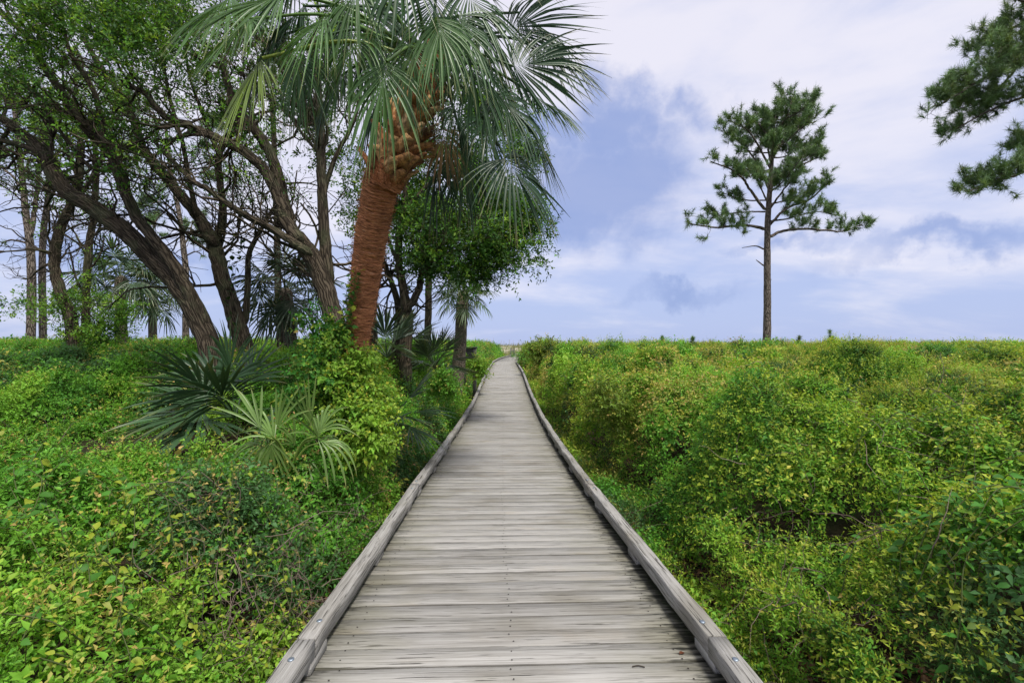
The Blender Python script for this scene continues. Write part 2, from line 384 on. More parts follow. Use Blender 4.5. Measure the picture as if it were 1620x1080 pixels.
XX, YY = np.meshgrid(gx[::1], gy)
ZZ = ground_z(XX, YY)
ni, nj = XX.shape
i = (np.arange(ni - 1)[:, None] * nj + np.arange(nj - 1)[None]).ravel()
tag(obj('ground', mesh('ground', np.stack([XX, YY, ZZ], -1).reshape(-1, 3), np.stack([i, i + 1, i + nj + 1, i + nj], -1), smooth=True), M['ground']), kind='structure')

# ------------------------------------------------------------------ boardwalk
walk = bpy.data.objects.new('boardwalk', None); col.objects.link(walk); walk['kind'] = 'structure'
walk['label'] = 'long weathered grey plank boardwalk with low timber curbs'
def centre(s):
    """centre line, level, heading and slope at distance s"""
    return float(path_x(s)), s, float(deck_z(s)), math.atan2(float(path_x(s + .2) - path_x(s - .2)), .4), math.atan2(float(deck_z(s + .2) - deck_z(s - .2)), .4)
PITCH_B, WB = 0.1475, 0.1405
variants = []
for k in range(8):
    r = np.random.default_rng(50 + k); nx = 7
    xs = np.linspace(-1.12, 1.12, nx) + np.r_[r.normal(0, .012), np.zeros(nx - 2), r.normal(0, .012)]
    prof = np.array([(-.5, -.042), (-.5, -.006), (-.47, 0.0), (.47, 0.0), (.5, -.006), (.5, -.042)]) * [WB, 1]
    V = []
    for x in xs:
        q = prof.copy(); q[:, 0] += r.normal(0, .0010, 6); q[1:5, 1] += r.normal(0, .0012, 4) + r.normal(0, .0010)
        V += [(x, a, b) for a, b in q]
    F = [[i * 6 + j, i * 6 + (j + 1) % 6, (i + 1) * 6 + (j + 1) % 6, (i + 1) * 6 + j] for i in range(nx - 1) for j in range(6)]
    F += [[0, 5, 4, 1], [1, 4, 3, 2]]; b = (nx - 1) * 6; F += [[b, b + 1, b + 4, b + 5], [b + 1, b + 2, b + 3, b + 4]]
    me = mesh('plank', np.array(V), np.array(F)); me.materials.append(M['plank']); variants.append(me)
rb = np.random.default_rng(11)
nails = Bag(); disc = np.array([(math.cos(a), math.sin(a), 0) for a in np.arange(6) * math.pi / 3])
rest = Bag()
s = -0.9; k = 0
while s < 66:
    x, y, z, a, sl_ = centre(s); z += rb.normal(0, .0014)
    if k < 290:
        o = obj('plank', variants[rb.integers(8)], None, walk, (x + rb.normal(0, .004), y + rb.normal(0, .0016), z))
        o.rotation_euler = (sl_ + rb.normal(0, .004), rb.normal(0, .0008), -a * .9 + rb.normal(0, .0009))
        if s < 13:
            for nx_ in (-.86, 0.0, .86):
                for ny in (-.035, .035):
                    nails.add(disc * (.0048, .0048, 1) + (x + nx_ + rb.normal(0, .012), y + ny + rb.normal(0, .005), z + ny * sl_ + .0035), [[0, 1, 2, 3], [0, 3, 4, 5]], (.03, .025, .022))
    else:
        V, F = box(0, 0, z - .02, 2.24, WB, .04)
        c, sn = math.cos(-a), math.sin(-a); rest.add(np.stack([V[:, 0] * c - V[:, 1] * sn + x, V[:, 0] * sn + V[:, 1] * c + y, V[:, 2] + V[:, 1] * sl_], -1), F)
    s += PITCH_B; k += 1
V, F, _, _ = rest.get(); tag(obj('plank_run', mesh('plank_run', V, F), wood_material('far_plank_wood', False, .95), walk), kind='stuff')
nails.part(walk, 'nail_heads', M['twig'], pp=(0, 0, 0))['kind'] = 'stuff'
def along(o, pa, pb, roll=0.0):
    """lay a piece whose length is its local x axis from pa to pb"""
    d = np.array(pb) - np.array(pa); L = np.linalg.norm(d); o.location = [float(c) for c in (np.array(pa) + pb) / 2]
    o.rotation_euler = (roll, -math.asin(d[2] / L), math.atan2(d[1], d[0])); return o
jV, jF = box(0, 0, 0, 2.0, .05, .19); joist_me = mesh('joist', jV, jF)
for sx in (-.95, -.35, .35, .95):
    for k in range(14):
        ya, yb = -.9 + 2 * k, 1.09 + 2 * k
        along(obj('joist', joist_me, M['oldwood'], walk), (path_x(ya) + sx, ya, deck_z(ya) - .15), (path_x(yb) + sx, yb, deck_z(yb) - .15))
def rail_mesh(L, seed):
    r = np.random.default_rng(seed); n = max(4, int(L / .12)); xs = np.linspace(-L / 2, L / 2, n)
    h, wd = .092, .094; b = .004
    prof = np.array([(-wd / 2, b), (-wd / 2, h - b), (-wd / 2 + b, h), (wd / 2 - b, h), (wd / 2, h - b), (wd / 2, b), (wd / 2 - b, 0), (-wd / 2 + b, 0)])
    bow = np.cumsum(r.normal(0, .0018, n)); bow -= np.linspace(bow[0], bow[-1], n)
    V = []
    for i, x in enumerate(xs):
        q = prof + r.normal(0, .0021, prof.shape); V += [(x, p[0] + bow[i], p[1]) for p in q]
    F = [[i * 8 + (j + 1) % 8, i * 8 + j, (i + 1) * 8 + j, (i + 1) * 8 + (j + 1) % 8] for i in range(n - 1) for j in range(8)]
    e = (n - 1) * 8
    F += [[0, 1, 4, 5], [1, 2, 3, 4], [0, 5, 6, 7], [e + 5, e + 4, e + 1, e], [e + 4, e + 3, e + 2, e + 1], [e + 7, e + 6, e + 5, e]]
    return mesh('curb_rail', np.array(V), np.array(F))
bv, bf = [], []
for k, (rr, zz) in enumerate(((.0150, 0), (.0150, .003), (.010, .006))): bv += [(rr * math.cos(a), rr * math.sin(a), zz) for a in np.arange(10) * math.pi / 5]
for k in range(2): bf += [[k * 10 + j, k * 10 + (j + 1) % 10, (k + 1) * 10 + (j + 1) % 10, (k + 1) * 10 + j] for j in range(10)]
bf3 = [[20, 20 + j, 21 + j] for j in range(1, 9)]
bolt_me = mesh('bolt', np.array(bv), [np.array(bf), np.array(bf3)]); bolt_me.materials.append(M['steel'])
blV, blF = box(0, 0, .026, .22, .080, .052, .004); block_me = mesh('block', blV, blF); block_me.materials.append(M['curb'])
for side in (-1, 1):
    ys = [-.8, 2.25]
    while ys[-1] < 61: ys.append(ys[-1] + 3.05 * (1 if ys[-1] < 34 else .8))
    line = [np.array([path_x(q) + side * (1.012 + rb.normal(0, .007)), q, deck_z(q) + .053 + rb.normal(0, .003)]) for q in ys]
    for k in range(len(line) - 1):
        pa, pb = line[k], line[k + 1]; L = np.linalg.norm(pb - pa)
        along(obj('curb_rail', rail_mesh(L - .006, int(rb.integers(1e6))), M['curb'], walk), pa, pb, rb.normal(0, .012))
        if pa[1] < 30:
            for t in ([.0] if k else []) + [.4, .8]:
                q = pa + (pb - pa) * t; q2 = q + (pb - pa) / L * .1
                along(obj('block', block_me, None, walk), (q[0] - side * .006, q[1], deck_z(q[1]) + .001), (q2[0] - side * .006, q2[1], deck_z(q2[1]) + .001))
            for t in (.055, .945):
                q = pa + (pb - pa) * (t + rb.normal(0, .006)); o = obj('bolt', bolt_me, None, walk, (q[0] + rb.normal(0, .008), q[1], q[2] + .0925)); o.rotation_euler = (math.asin((pb - pa)[2] / L), 0, 0)

# ------------------------------------------------------------------ foliage builders
UP = np.array([0., 0., 1.])
def leaves(pos, D, N, L, W, C, q=1, curl=.25):
    """n leaves: pos, direction, face normal, length, width, colour -> V, F, C"""
    n = len(pos); D = nrm(D); S = nrm(np.cross(N, D)); N = np.cross(D, S); L = L[:, None]; W = W[:, None] * .5
    if q == 0:
        V = np.stack([pos, pos + D * L * .5 + S * W + N * W * .35, pos + D * L, pos + D * L * .5 - S * W + N * W * .35], 1)
        T = np.array([[0, 2, 1], [0, 3, 2]])
    elif q == 1:
        dn = -UP * L * curl
        V = np.stack([pos, pos + D * L * .42 + S * W + N * W * .4, pos + D * L * .5, pos + D * L * .42 - S * W + N * W * .4, pos + D * L + dn], 1)
        T = np.array([[0, 2, 1], [0, 3, 2], [1, 2, 4], [2, 3, 4]])
    else:
        dn = -UP * L * curl
        V = np.stack([pos, pos + D * L * .25 + S * W * .85 + N * W * .4, pos + D * L * .27, pos + D * L * .25 - S * W * .85 + N * W * .4,
                      pos + D * L * .6 + S * W * .85 + N * W * .35 + dn * .3, pos + D * L * .62 + dn * .3, pos + D * L * .6 - S * W * .85 + N * W * .35 + dn * .3, pos + D * L + dn], 1)
        T = np.array([[0, 2, 1], [0, 3, 2], [1, 2, 5], [1, 5, 4], [2, 3, 6], [2, 6, 5], [4, 5, 7], [5, 6, 7]])
    if q == 3:
        dn = -UP * L * curl; rows = [pos]
        for t_, w_ in ((.12, .62), (.32, 1.0), (.55, .88), (.78, .5)):
            c_ = pos + D * L * t_ + dn * t_ ** 2; e_ = N * W * .3 * w_; rows += [c_ + S * W * w_ + e_, c_, c_ - S * W * w_ + e_]
        V = np.stack(rows + [pos + D * L + dn], 1)
        T = [[0, 2, 1], [0, 3, 2], [10, 11, 13], [11, 12, 13]]
        for b_ in (1, 4, 7): T += [[b_, b_ + 1, b_ + 4], [b_, b_ + 4, b_ + 3], [b_ + 1, b_ + 2, b_ + 5], [b_ + 1, b_ + 5, b_ + 4]]
        T = np.array(T)
    k = V.shape[1]
    F = (np.arange(n)[:, None, None] * k + T[None]).reshape(-1, 3)
    return V.reshape(-1, 3), F, np.repeat(C, k, 0)
def sprigs(bag, pos, D, Ls, m, ll, asp, C, r, young=None, q=1, stem=True, spread=.95, curl=.25, stemc=(.10, .085, .045)):
    """leafy twigs: each a stem with m leaves in a spiral"""
    n = len(pos)
    if n == 0: return
    D = nrm(D + r.normal(0, .12, (n, 3))); A = nrm(np.cross(D, nrm(r.normal(0, 1, (n, 3))))); B = np.cross(D, A)
    j = np.arange(m); ph = j[None] * 2.4 + r.uniform(0, 6.28, (n, 1)) + r.normal(0, .3, (n, m)); t = (j[None] + .6) / m + r.normal(0, .03, (n, m))
    rad = np.cos(ph)[..., None] * A[:, None] + np.sin(ph)[..., None] * B[:, None]
    lift = (.35 + .9 * t ** 2)[..., None]
    Dl = D[:, None] * lift + rad * spread
    sag = -UP * (t ** 2)[..., None] * Ls[:, None, None] * .12
    p = pos[:, None] + D[:, None] * (t * Ls[:, None])[..., None] + sag
    Nl = nrm(UP * .35 + D[:, None] * .85 + r.normal(0, .42, (n, m, 3)))
    Ll = ll[:, None] * r.uniform(.6, 1.25, (n, m)) * (1 - .25 * t); Wl = Ll * asp * r.uniform(.8, 1.2, (n, m))
    c = C[:, None] * r.uniform(.68, 1.32, (n, m, 1)) * (1 + r.normal(0, .05, (n, m, 3)))
    if young is not None:
        f = np.clip((np.clip(t - .42, 0, 1) * 1.5)[..., None] * young[:, None, 3:4], 0, 1); c = c * (1 - f) + young[:, None, :3] * f
    V, F, CC = leaves(p.reshape(-1, 3), Dl.reshape(-1, 3), Nl.reshape(-1, 3), Ll.ravel(), Wl.ravel(), np.clip(c.reshape(-1, 3), .004, 1), q, curl)
    bag.add(V, F, CC)
    if stem:
        w_ = (Ls * .012)[:, None]; e = pos + D * Ls[:, None] - UP * (Ls * .12)[:, None]
        V = np.stack([pos - A * w_, pos + A * w_, e, pos - B * w_, pos + B * w_], 1).reshape(-1, 3)
        F = (np.arange(n)[:, None, None] * 5 + np.array([[0, 1, 2], [3, 4, 2]])[None]).reshape(-1, 3)
        bag.add(V, F, np.repeat(np.array([stemc]) * r.uniform(.6, 1.0, (n, 1)), 5, 0))
PAL = np.array([(.055, .17, .03), (.095, .29, .035), (.15, .38, .04), (.215, .46, .045), (.31, .50, .055), (.08, .19, .06)])
YOUNG = np.array([(.42, .50, .05), (.55, .50, .09), (.60, .42, .14), (.55, .32, .14)])
def tint(x, y, r, bias=0.0):
    """leaf colour: each mound is a plant of its own, with patches over them"""
    _, i1 = worley(x + .5 * (fbm(x * .8, y * .8 + 5, 2) - .37), y * .82, 1.1, 5); b = fbm(x * 1.7 + 9, y * 1.4 + 60, 2); a = fbm(x * .5 + 40, y * .4 + 3, 3)
    v = np.clip(i1 * 2.6 + (a - .40) * 4.0 + (b - .37) * 3.0 + bias + r.normal(0, .5, len(x)), 0, 3.999)
    i = v.astype(int); f = (v - i)[:, None]
    c = PAL[i] * (1 - f) + PAL[np.minimum(i + 1, 4)] * f
    blue = (i1 < .14) & (r.random(len(x)) < .7)
    c[blue] = PAL[5] * r.uniform(.8, 1.3, (blue.sum(), 1)); return c
def young_of(x, y, r, share=.35):
    n = len(x); k = np.clip((fbm(x * .55 + 5, y * .45 + 90, 2) * 7.0 - .9 + r.normal(0, .6, n)), 0, 3).astype(int)
    on = (r.random(n) < share * sst(fbm(x * .8 + 21, y * .6 + 33, 2), .18, .42) * 1.25) * r.uniform(.6, 1.0, n)
    return np.concatenate([YOUNG[k] * r.uniform(.7, 1.15, (n, 1)), on[:, None]], 1)
def clump_material():
    m, g, t = material('thicket_leaf')
    a = g.n('ShaderNodeAttribute', attribute_name='col').outputs['Color']; sp = g.n('ShaderNodeSeparateColor'); t.links.new(a, sp.inputs[0])
    ti = g.n('ShaderNodeAttribute', attribute_name='tint', attribute_type='INSTANCER').outputs['Color']
    yo = g.n('ShaderNodeAttribute', attribute_name='young', attribute_type='INSTANCER')
    ys = g.n('ShaderNodeAttribute', attribute_name='ystr', attribute_type='INSTANCER').outputs['Fac']
    c = g.mix(g.math('MULTIPLY', sp.outputs[1], ys), ti, yo.outputs['Color'])
    br = g.n('ShaderNodeCombineColor'); [t.links.new(g.math('MULTIPLY', sp.outputs[0], 1.45), br.inputs[i]) for i in range(3)]
    c = g.mix(1.0, c, br.outputs[0], 'MULTIPLY')
    c = g.mix(g.math('GREATER_THAN', sp.outputs[2], .3), c, (.10, .085, .045))
    p = g.n('ShaderNodeBsdfPrincipled', i_Roughness=.5); p.inputs['Specular IOR Level'].default_value = .25; t.links.new(c, p.inputs['Base Color'])
    tr = g.n('ShaderNodeBsdfTranslucent'); t.links.new(g.mix(1.0, c, (1.2, 1.15, .6), 'MULTIPLY'), tr.inputs[0])
    mx = g.n('ShaderNodeMixShader', i_Fac=.38); t.links.new(p.outputs[0], mx.inputs[1]); t.links.new(tr.outputs[0], mx.inputs[2])
    t.links.new(mx.outputs[0], g.n('ShaderNodeOutputMaterial').inputs[0]); return m
M['clump'] = clump_material()
def clump(seed, shoots, m, ll, asp, Ls, cone, q, curl=.25, spread=.95):
    """a leafy branch end about 0.2 m wide, growing along +z; never linked itself, only used by the thickets"""
    r = np.random.default_rng(seed); b = Bag(); az = np.arange(shoots) * 2.4 + r.uniform(0, 6); el = cone * np.sqrt((np.arange(shoots) + .3) / shoots)
    D = np.stack([np.cos(az) * np.sin(el), np.sin(az) * np.sin(el), np.cos(el)], -1); pos = D * (.25, .25, .05) * Ls + r.normal(0, .012, (shoots, 3))
    yg = np.tile((.75, 1.0, 0, 1.0), (shoots, 1)); yg[:, 3] = r.uniform(1.0, 2.2, shoots)
    sprigs(b, pos, D, Ls * r.uniform(.7, 1.2, shoots), m, ll * r.uniform(.85, 1.15, shoots), asp, np.tile((.68, 0., 0.), (shoots, 1)), r, yg, q, True, spread, curl, (.8, 0, 1.))
    V, F, C, _ = b.get(); me = mesh('leafy_branch', V, F, C); me.materials.append(M['clump']); return bpy.data.objects.new('leafy_branch', me)
CL = [clump(1, 10, 10, .036, .38, .15, .95, 0), clump(2, 9, 9, .040, .42, .16, 1.0, 1), clump(3, 8, 7, .052, .44, .17, 1.05, 1), clump(4, 7, 7, .056, .50, .16, 1.1, 1), clump(5, 6, 5, .066, .62, .17, 1.15, 2, .35), clump(6, 10, 13, .034, .26, .20, .75, 0)]
def gn_scatter(name, pos, N, scl, kind, tint_, young, ystr, r):
    """one object whose points carry leafy branches turned along N"""
    n = len(pos); c = np.arctan2(N[:, 1], N[:, 0]); b = np.arccos(np.clip(N[:, 2], -1, 1)); s_ = r.uniform(0, 6.283, n)
    cc, sc2, cb, sb, cs, ss = np.cos(c), np.sin(c), np.cos(b), np.sin(b), np.cos(s_), np.sin(s_)
    m00 = cc * cb * cs - sc2 * ss; m10 = sc2 * cb * cs + cc * ss; m20 = -sb * cs; m21 = sb * ss; m22 = cb
    rot = np.stack([np.arctan2(m21, m22), -np.arcsin(np.clip(m20, -1, 1)), np.arctan2(m10, m00)], -1)
    me = bpy.data.meshes.new(name); me.vertices.add(n); me.vertices.foreach_set('co', pos.astype(np.float32).ravel())
    def at(nm, ty, key, v): me.attributes.new(nm, ty, 'POINT').data.foreach_set(key, np.ascontiguousarray(v).ravel())
    at('rot', 'FLOAT_VECTOR', 'vector', rot.astype(np.float32)); at('scl', 'FLOAT', 'value', scl.astype(np.float32)); at('kind', 'INT', 'value', kind.astype(np.int32)); at('ystr', 'FLOAT', 'value', ystr.astype(np.float32))
    one = np.ones((n, 1)); at('tint', 'FLOAT_COLOR', 'color', np.concatenate([tint_, one], 1).astype(np.float32)); at('young', 'FLOAT_COLOR', 'color', np.concatenate([young, one], 1).astype(np.float32))
    o = bpy.data.objects.new(name, me); col.objects.link(o)
    ng = bpy.data.node_groups.new(name, 'GeometryNodeTree'); ng.interface.new_socket('Geometry', in_out='INPUT', socket_type='NodeSocketGeometry'); ng.interface.new_socket('Geometry', in_out='OUTPUT', socket_type='NodeSocketGeometry')
    gi = ng.nodes.new('NodeGroupInput'); go = ng.nodes.new('NodeGroupOutput'); jn = ng.nodes.new('GeometryNodeJoinGeometry')
    def na(nm, ty):
        q = ng.nodes.new('GeometryNodeInputNamedAttribute'); q.data_type = ty; q.inputs['Name'].default_value = nm; return q.outputs['Attribute']
    ka, ra, sa = na('kind', 'INT'), na('rot', 'FLOAT_VECTOR'), na('scl', 'FLOAT')
    for k, src in enumerate(CL):
        oi = ng.nodes.new('GeometryNodeObjectInfo'); oi.inputs['Object'].default_value = src; oi.inputs['As Instance'].default_value = True
        cmp_ = ng.nodes.new('FunctionNodeCompare'); cmp_.data_type = 'INT'; cmp_.operation = 'EQUAL'; ii = [i_ for i_ in cmp_.inputs if i_.type == 'INT']; ng.links.new(ka, ii[0]); ii[1].default_value = k
        ip = ng.nodes.new('GeometryNodeInstanceOnPoints'); ng.links.new(gi.outputs[0], ip.inputs['Points']); ng.links.new(cmp_.outputs[0], ip.inputs['Selection']); ng.links.new(oi.outputs['Geometry'], ip.inputs['Instance'])
        ng.links.new(ra, ip.inputs['Rotation']); ng.links.new(sa, ip.inputs['Scale']); ng.links.new(ip.outputs[0], jn.inputs[0])
    ng.links.new(jn.outputs[0], go.inputs[0]); md = o.modifiers.new('scatter', 'NODES'); md.node_group = ng
    return o
def canopy(side, y0, y1, dens, sc0, r, depth=.09, share=.35, bias=0.0, kw=(3, 3, 2, 1, .5, 1)):
    """points of leafy branches over the thicket between y0 and y1"""
    xm = 1.22 * y1 + 1.8; n = int(2.6 * dens * (xm - 1.1) * (y1 - y0))
    x = r.uniform(1.1, xm, n); y = r.uniform(y0, y1, n); keep = x < 1.22 * y + 1.8
    x, y = x[keep] * side, y[keep]; x = x + path_x(y); e = .04
    h = top(x, y); hx = (top(x + e, y) - top(x - e, y)) / (2 * e); hy = (top(x, y + e) - top(x, y - e)) / (2 * e)
    gr = np.hypot(hx, hy); keep = (r.random(len(x)) < np.minimum(1, np.sqrt(1 + gr * gr) / 2.6)) & (np.abs(x - path_x(y)) > 1.24)
    if side < 0: keep &= r.random(len(x)) > .93 * sst(hollow(x, y), .25, .55)
    x, y, h, hx, hy = (v[keep] for v in (x, y, h, hx, hy)); n = len(x)
    N = nrm(np.stack([-hx, -hy, np.ones(n)], -1)); scl = sc0 * r.uniform(.75, 1.3, n); dp = r.exponential(depth * sc0, n)
    pos = np.stack([x, y, h], -1) - N * (dp + .10 * scl - .03)[:, None]; pos[:, 2] = np.maximum(pos[:, 2], ground_z(x, y) + .01)
    D = nrm(N * .9 + UP * .25 + r.normal(0, .28, N.shape))
    yg = young_of(x, y, r, share); _, i5 = worley(x, y * .8, 1.6, 8)
    kw = np.array(kw) / sum(kw); kind = np.where(r.random(n) < .55, np.searchsorted(np.cumsum(kw), (i5 * 7.13) % 1), r.choice(6, n, p=kw)); kind = np.clip(kind, 0, 5)
    ystr = np.where(dp < .07 * sc0, yg[:, 3], yg[:, 3] * .3); ystr = np.where(kind == 5, np.maximum(ystr, .6), ystr)
    return pos, D, scl, kind, tint(x, y, r, bias), yg[:, :3], ystr
def big_vine(bag, pts, r, ll=.075, c=(.05, .17, .025), asp=.72, gap=.07, yl=.2):
    """a trailing vine with broad alternate leaves"""
    p = catmull(pts, 8); V, F, B = tube(p, .003, 4); bag.add(V, F, (.12, .16, .05))
    seg = np.concatenate([[0], np.cumsum(np.linalg.norm(np.diff(p, axis=0), axis=1))]); n = int(seg[-1] / gap)
    if n < 2: return
    t = np.linspace(0, seg[-1], n); q = np.stack([np.interp(t, seg, p[:, k]) for k in range(3)], -1)
    T = nrm(np.gradient(q, axis=0)); S = nrm(np.cross(T, UP)) * np.where(np.arange(n) % 2, 1, -1)[:, None]
    D = nrm(S + T * .5 + r.normal(0, .25, (n, 3)) + UP * .1); Nn = nrm(UP * .8 + np.array([0, -.45, 0]) + r.normal(0, .3, (n, 3)))
    L = ll * r.uniform(.65, 1.25, n); cc = np.array(c) * r.uniform(.7, 1.4, (n, 1)); yy = r.random(n) < yl; cc[yy] = np.array((.38, .46, .05)) * r.uniform(.7, 1.1, (yy.sum(), 1))
    V, F, CC = leaves(q, D, Nn, L, L * asp, cc, 3, .22); bag.add(V, F, CC)

# ------------------------------------------------------------------ thickets
r = np.random.default_rng(21)
zones = [(1.1, 3.2, 140, .86), (3.2, 5, 108, 1.02), (5, 9, 70, 1.25), (9, 15, 40, 1.6), (15, 26, 20, 2.1), (26, 56, 8, 2.9)]
for side, nm, lab in ((1, 'thicket', 'dense mounded green thicket with yellow and orange tips right of the boardwalk'), (-1, 'undergrowth', 'low leafy undergrowth carpeting the ground left of the boardwalk')):
    z_ = [canopy(side, a, b, dn, sc0, r, share=.78 if side > 0 else .24, bias=.55 + (.35 if a > 8 else 0) if side > 0 else (-.3 if a < 5 else .3), kw=(3, 3, 2, 1, .5, 2.0) if side > 0 else (2, 3, 3, 2, 2 if a < 5 else .6, .6)) for (a, b, dn, sc0) in zones]
    tag(gn_scatter(nm, *[np.concatenate(v) for v in zip(*z_)], r), lab, nm, kind='stuff')

# low leaves and brown litter at the curb edges
lit = Bag(); n = 9000
x = np.where(r.random(n) < .7, r.uniform(1.2, 2.5, n), -r.uniform(1.2, 1.9, n)); y = r.uniform(1.3, 1.3 + 12 * r.random(n) ** 1.3, n); x = x + path_x(y); z = ground_z(x, y) + r.uniform(.01, .05, n)
V, F, CC = leaves(np.stack([x, y, z], -1), r.normal(0, 1, (n, 3)) * (1, 1, .25), UP + r.normal(0, .4, (n, 3)), r.uniform(.04, .08, n), r.uniform(.02, .04, n),
                  np.array([(.16, .07, .035), (.22, .12, .06), (.10, .05, .03), (.26, .15, .09)])[r.integers(0, 4, n)] * r.uniform(.6, 1.2, (n, 1)), 1)
lit.add(V, F, CC); tag(lit.obj('leaf_litter', M['leaf']), 'fallen brown leaves scattered on the soil beside the curbs', 'leaf litter', kind='stuff')
low = Bag(); n = 2600
x = np.where(r.random(n) < .6, r.uniform(1.3, 2.7, n), -r.uniform(1.3, 2.0, n)); y = r.uniform(1.2, 1.3 + 13 * r.random(n) ** 1.2, n)
x = x + path_x(y); keep = r.random(n) < sst(fbm(x * 1.3 + 2, y * 1.3, 2), .25, .45); x, y = x[keep], y[keep]; n = len(x)
sprigs(low, np.stack([x, y, ground_z(x, y)], -1), np.tile(UP, (n, 1)) + r.normal(0, .35, (n, 3)), r.uniform(.10, .26, n), 8, r.uniform(.035, .055, n), .4, tint(x, y, r, .3), r, young_of(x, y, r, .2), 1)
tag(low.obj('ground_cover', M['leaf']), 'short leafy seedlings growing out of the litter along the curbs', 'ground cover', kind='stuff')

# dead twigs tangled in the thicket
tw = Bag()
def twig(p, d, L, rad, c, bag=tw, n=6, wig=.35, sides=3):
    pts = [np.array(p, float)]; d = nrm(np.array(d, float))
    for _ in range(n): d = nrm(d + r.normal(0, wig, 3)); pts.append(pts[-1] + d * L / n)
    V, F, B = tube(np.array(pts), np.linspace(rad, rad * .35, n + 1), sides); bag.add(V, F, c)
for (px, py, d, sx, cnt) in ((370, 930, 2.75, .20, 130), (500, 860, 3.1, .16, 90), (520, 770, 3.9, .22, 50), (300, 700, 6.1, .8, 130), (180, 670, 6.3, .9, 150), (240, 690, 5.8, .8, 110), (1380, 900, 3.0, .6, 60), (1250, 780, 3.9, .7, 60), (1230, 1010, 2.5, .35, 60), (560, 720, 4.6, .3, 60), (1000, 900, 3.3, .4, 30)):
    c0 = P(px, py, d)
    for _ in range(cnt):
        q = c0 + r.normal(0, 1, 3) * (sx, sx * .8, .12)
        q[2] = float(top(q[0], q[1])) + r.uniform(-.10, .07)
        if abs(q[0]) < 1.25: continue
        twig(q, r.normal(0, 1, 3) * (1, 1, .6), r.uniform(.2, .6), r.uniform(.0018, .0042), np.array((.17, .13, .105)) * r.uniform(.5, 1.5))
for _ in range(500):
    sd_ = r.choice((-1, 1)); y_ = r.uniform(1.8, 9); x_ = sd_ * r.uniform(1.5, 1.1 * y_ + 1.5); h_ = float(top(x_, y_))
    twig((x_, y_, h_ - .35), (r.normal(0, .5), r.normal(0, .5), 1), r.uniform(.3, .62), r.uniform(.0015, .003), np.array((.15, .12, .08)) * r.uniform(.6, 1.4))
tag(tw.obj('dead_twigs', M['twig']), 'tangle of thin bare brown twigs among the undergrowth', 'twigs', kind='stuff')

# broad-leaved vines sprawling over the thicket near the camera
def vine_thing(label, seeds, ll, c, yl=.2, base=None, asp=.72):
    t_ = thing('vine', label, 'vine', base if base is not None else P(*seeds[0])); b = Bag()
    for (px, py, d) in seeds:
        p0 = P(px, py, d); a = r.uniform(0, 6.28); pts = [p0]
        for k in range(5):
            a += r.normal(0, .6); q = pts[-1] + np.array([math.cos(a), math.sin(a), 0]) * .16
            if abs(q[0]) < 1.3: q[0] = math.copysign(1.3, q[0])
            q[2] = float(top(q[0], q[1])) + r.uniform(.0, .08); pts.append(q)
        pts[0][2] = float(top(p0[0], p0[1])) + .03
        big_vine(b, pts, r, ll, c, asp, .06, yl)
    b.part(t_, 'foliage', M['leaf'])
vine_thing('broad heart-leaved green vine sprawling at the lower corner beside brown twigs', [(30 + r.uniform(-30, 190), 900 + r.uniform(-60, 170), 2.3 + r.uniform(-.2, .6)) for _ in range(22)], .052, (.08, .24, .03), .25)
vine_thing('yellow-green leafy vine trailing over twigs near the curb of the boardwalk', [(r.uniform(180, 470), r.uniform(780, 1020), r.uniform(2.3, 3.2)) for _ in range(24)], .042, (.20, .38, .04), .5, asp=.5)
vine_thing('glossy dark vine with pointed leaves over the shadowed hollow near the pine seedling', [(r.uniform(1420, 1660), r.uniform(840, 1080), r.uniform(2.0, 2.6)) for _ in range(20)], .058, (.07, .22, .03), .15, asp=.5)
vine_thing('bright leafy vine scrambling over shrubs above the pine seedling', [(r.uniform(1350, 1640), r.uniform(730, 860), r.uniform(2.7, 3.4)) for _ in range(16)], .046, (.13, .31, .035), .4, asp=.5)

# ------------------------------------------------------------------ trees
def to_ground(pts, rad):
    """start a traced stem at the ground"""
    p = [np.array(q, float) for q in pts]; b = p[0].copy(); b[:2] += (p[0] - p[1])[:2] * .3; b[2] = float(ground_z(b[0], b[1])) - .1
    if p[0][2] > b[2] + .1: return np.vstack([b, p]), np.r_[rad[0] * 1.12, rad]
    return np.array(p), np.array(rad)
def trace(l, d): return [P(a, b, d if len(q) == 0 else q[0]) for (a, b, *q) in l]
def limb(bag, pts, r0, r1, sides=10, knob=.05, per=6, rads=None, wig=0.0):
    p = catmull(pts, per); n = len(p)
    rr = np.linspace(r0, r1, n) if rads is None else np.interp(np.linspace(0, 1, n), np.linspace(0, 1, len(rads)), rads)
    if wig: p[1:-1] += r.normal(0, wig, (n - 2, 3))
    T_ = nrm(p[-1] - p[-2]); e_ = rr[-1]      # rounded end
    T0 = nrm(p[0] - p[1]); e0 = rr[0]
    V, F, B = tube(np.vstack([p[0] + T0 * e0 * 1.5, p[0] + T0 * e0 * .9, p, p[-1] + T_ * e_ * .5, p[-1] + T_ * e_ * .85]), np.r_[e0 * .03, e0 * .7, rr, e_ * .72, e_ * .05], sides, knob, r); bag.add(V, F, None, B); return p, rr
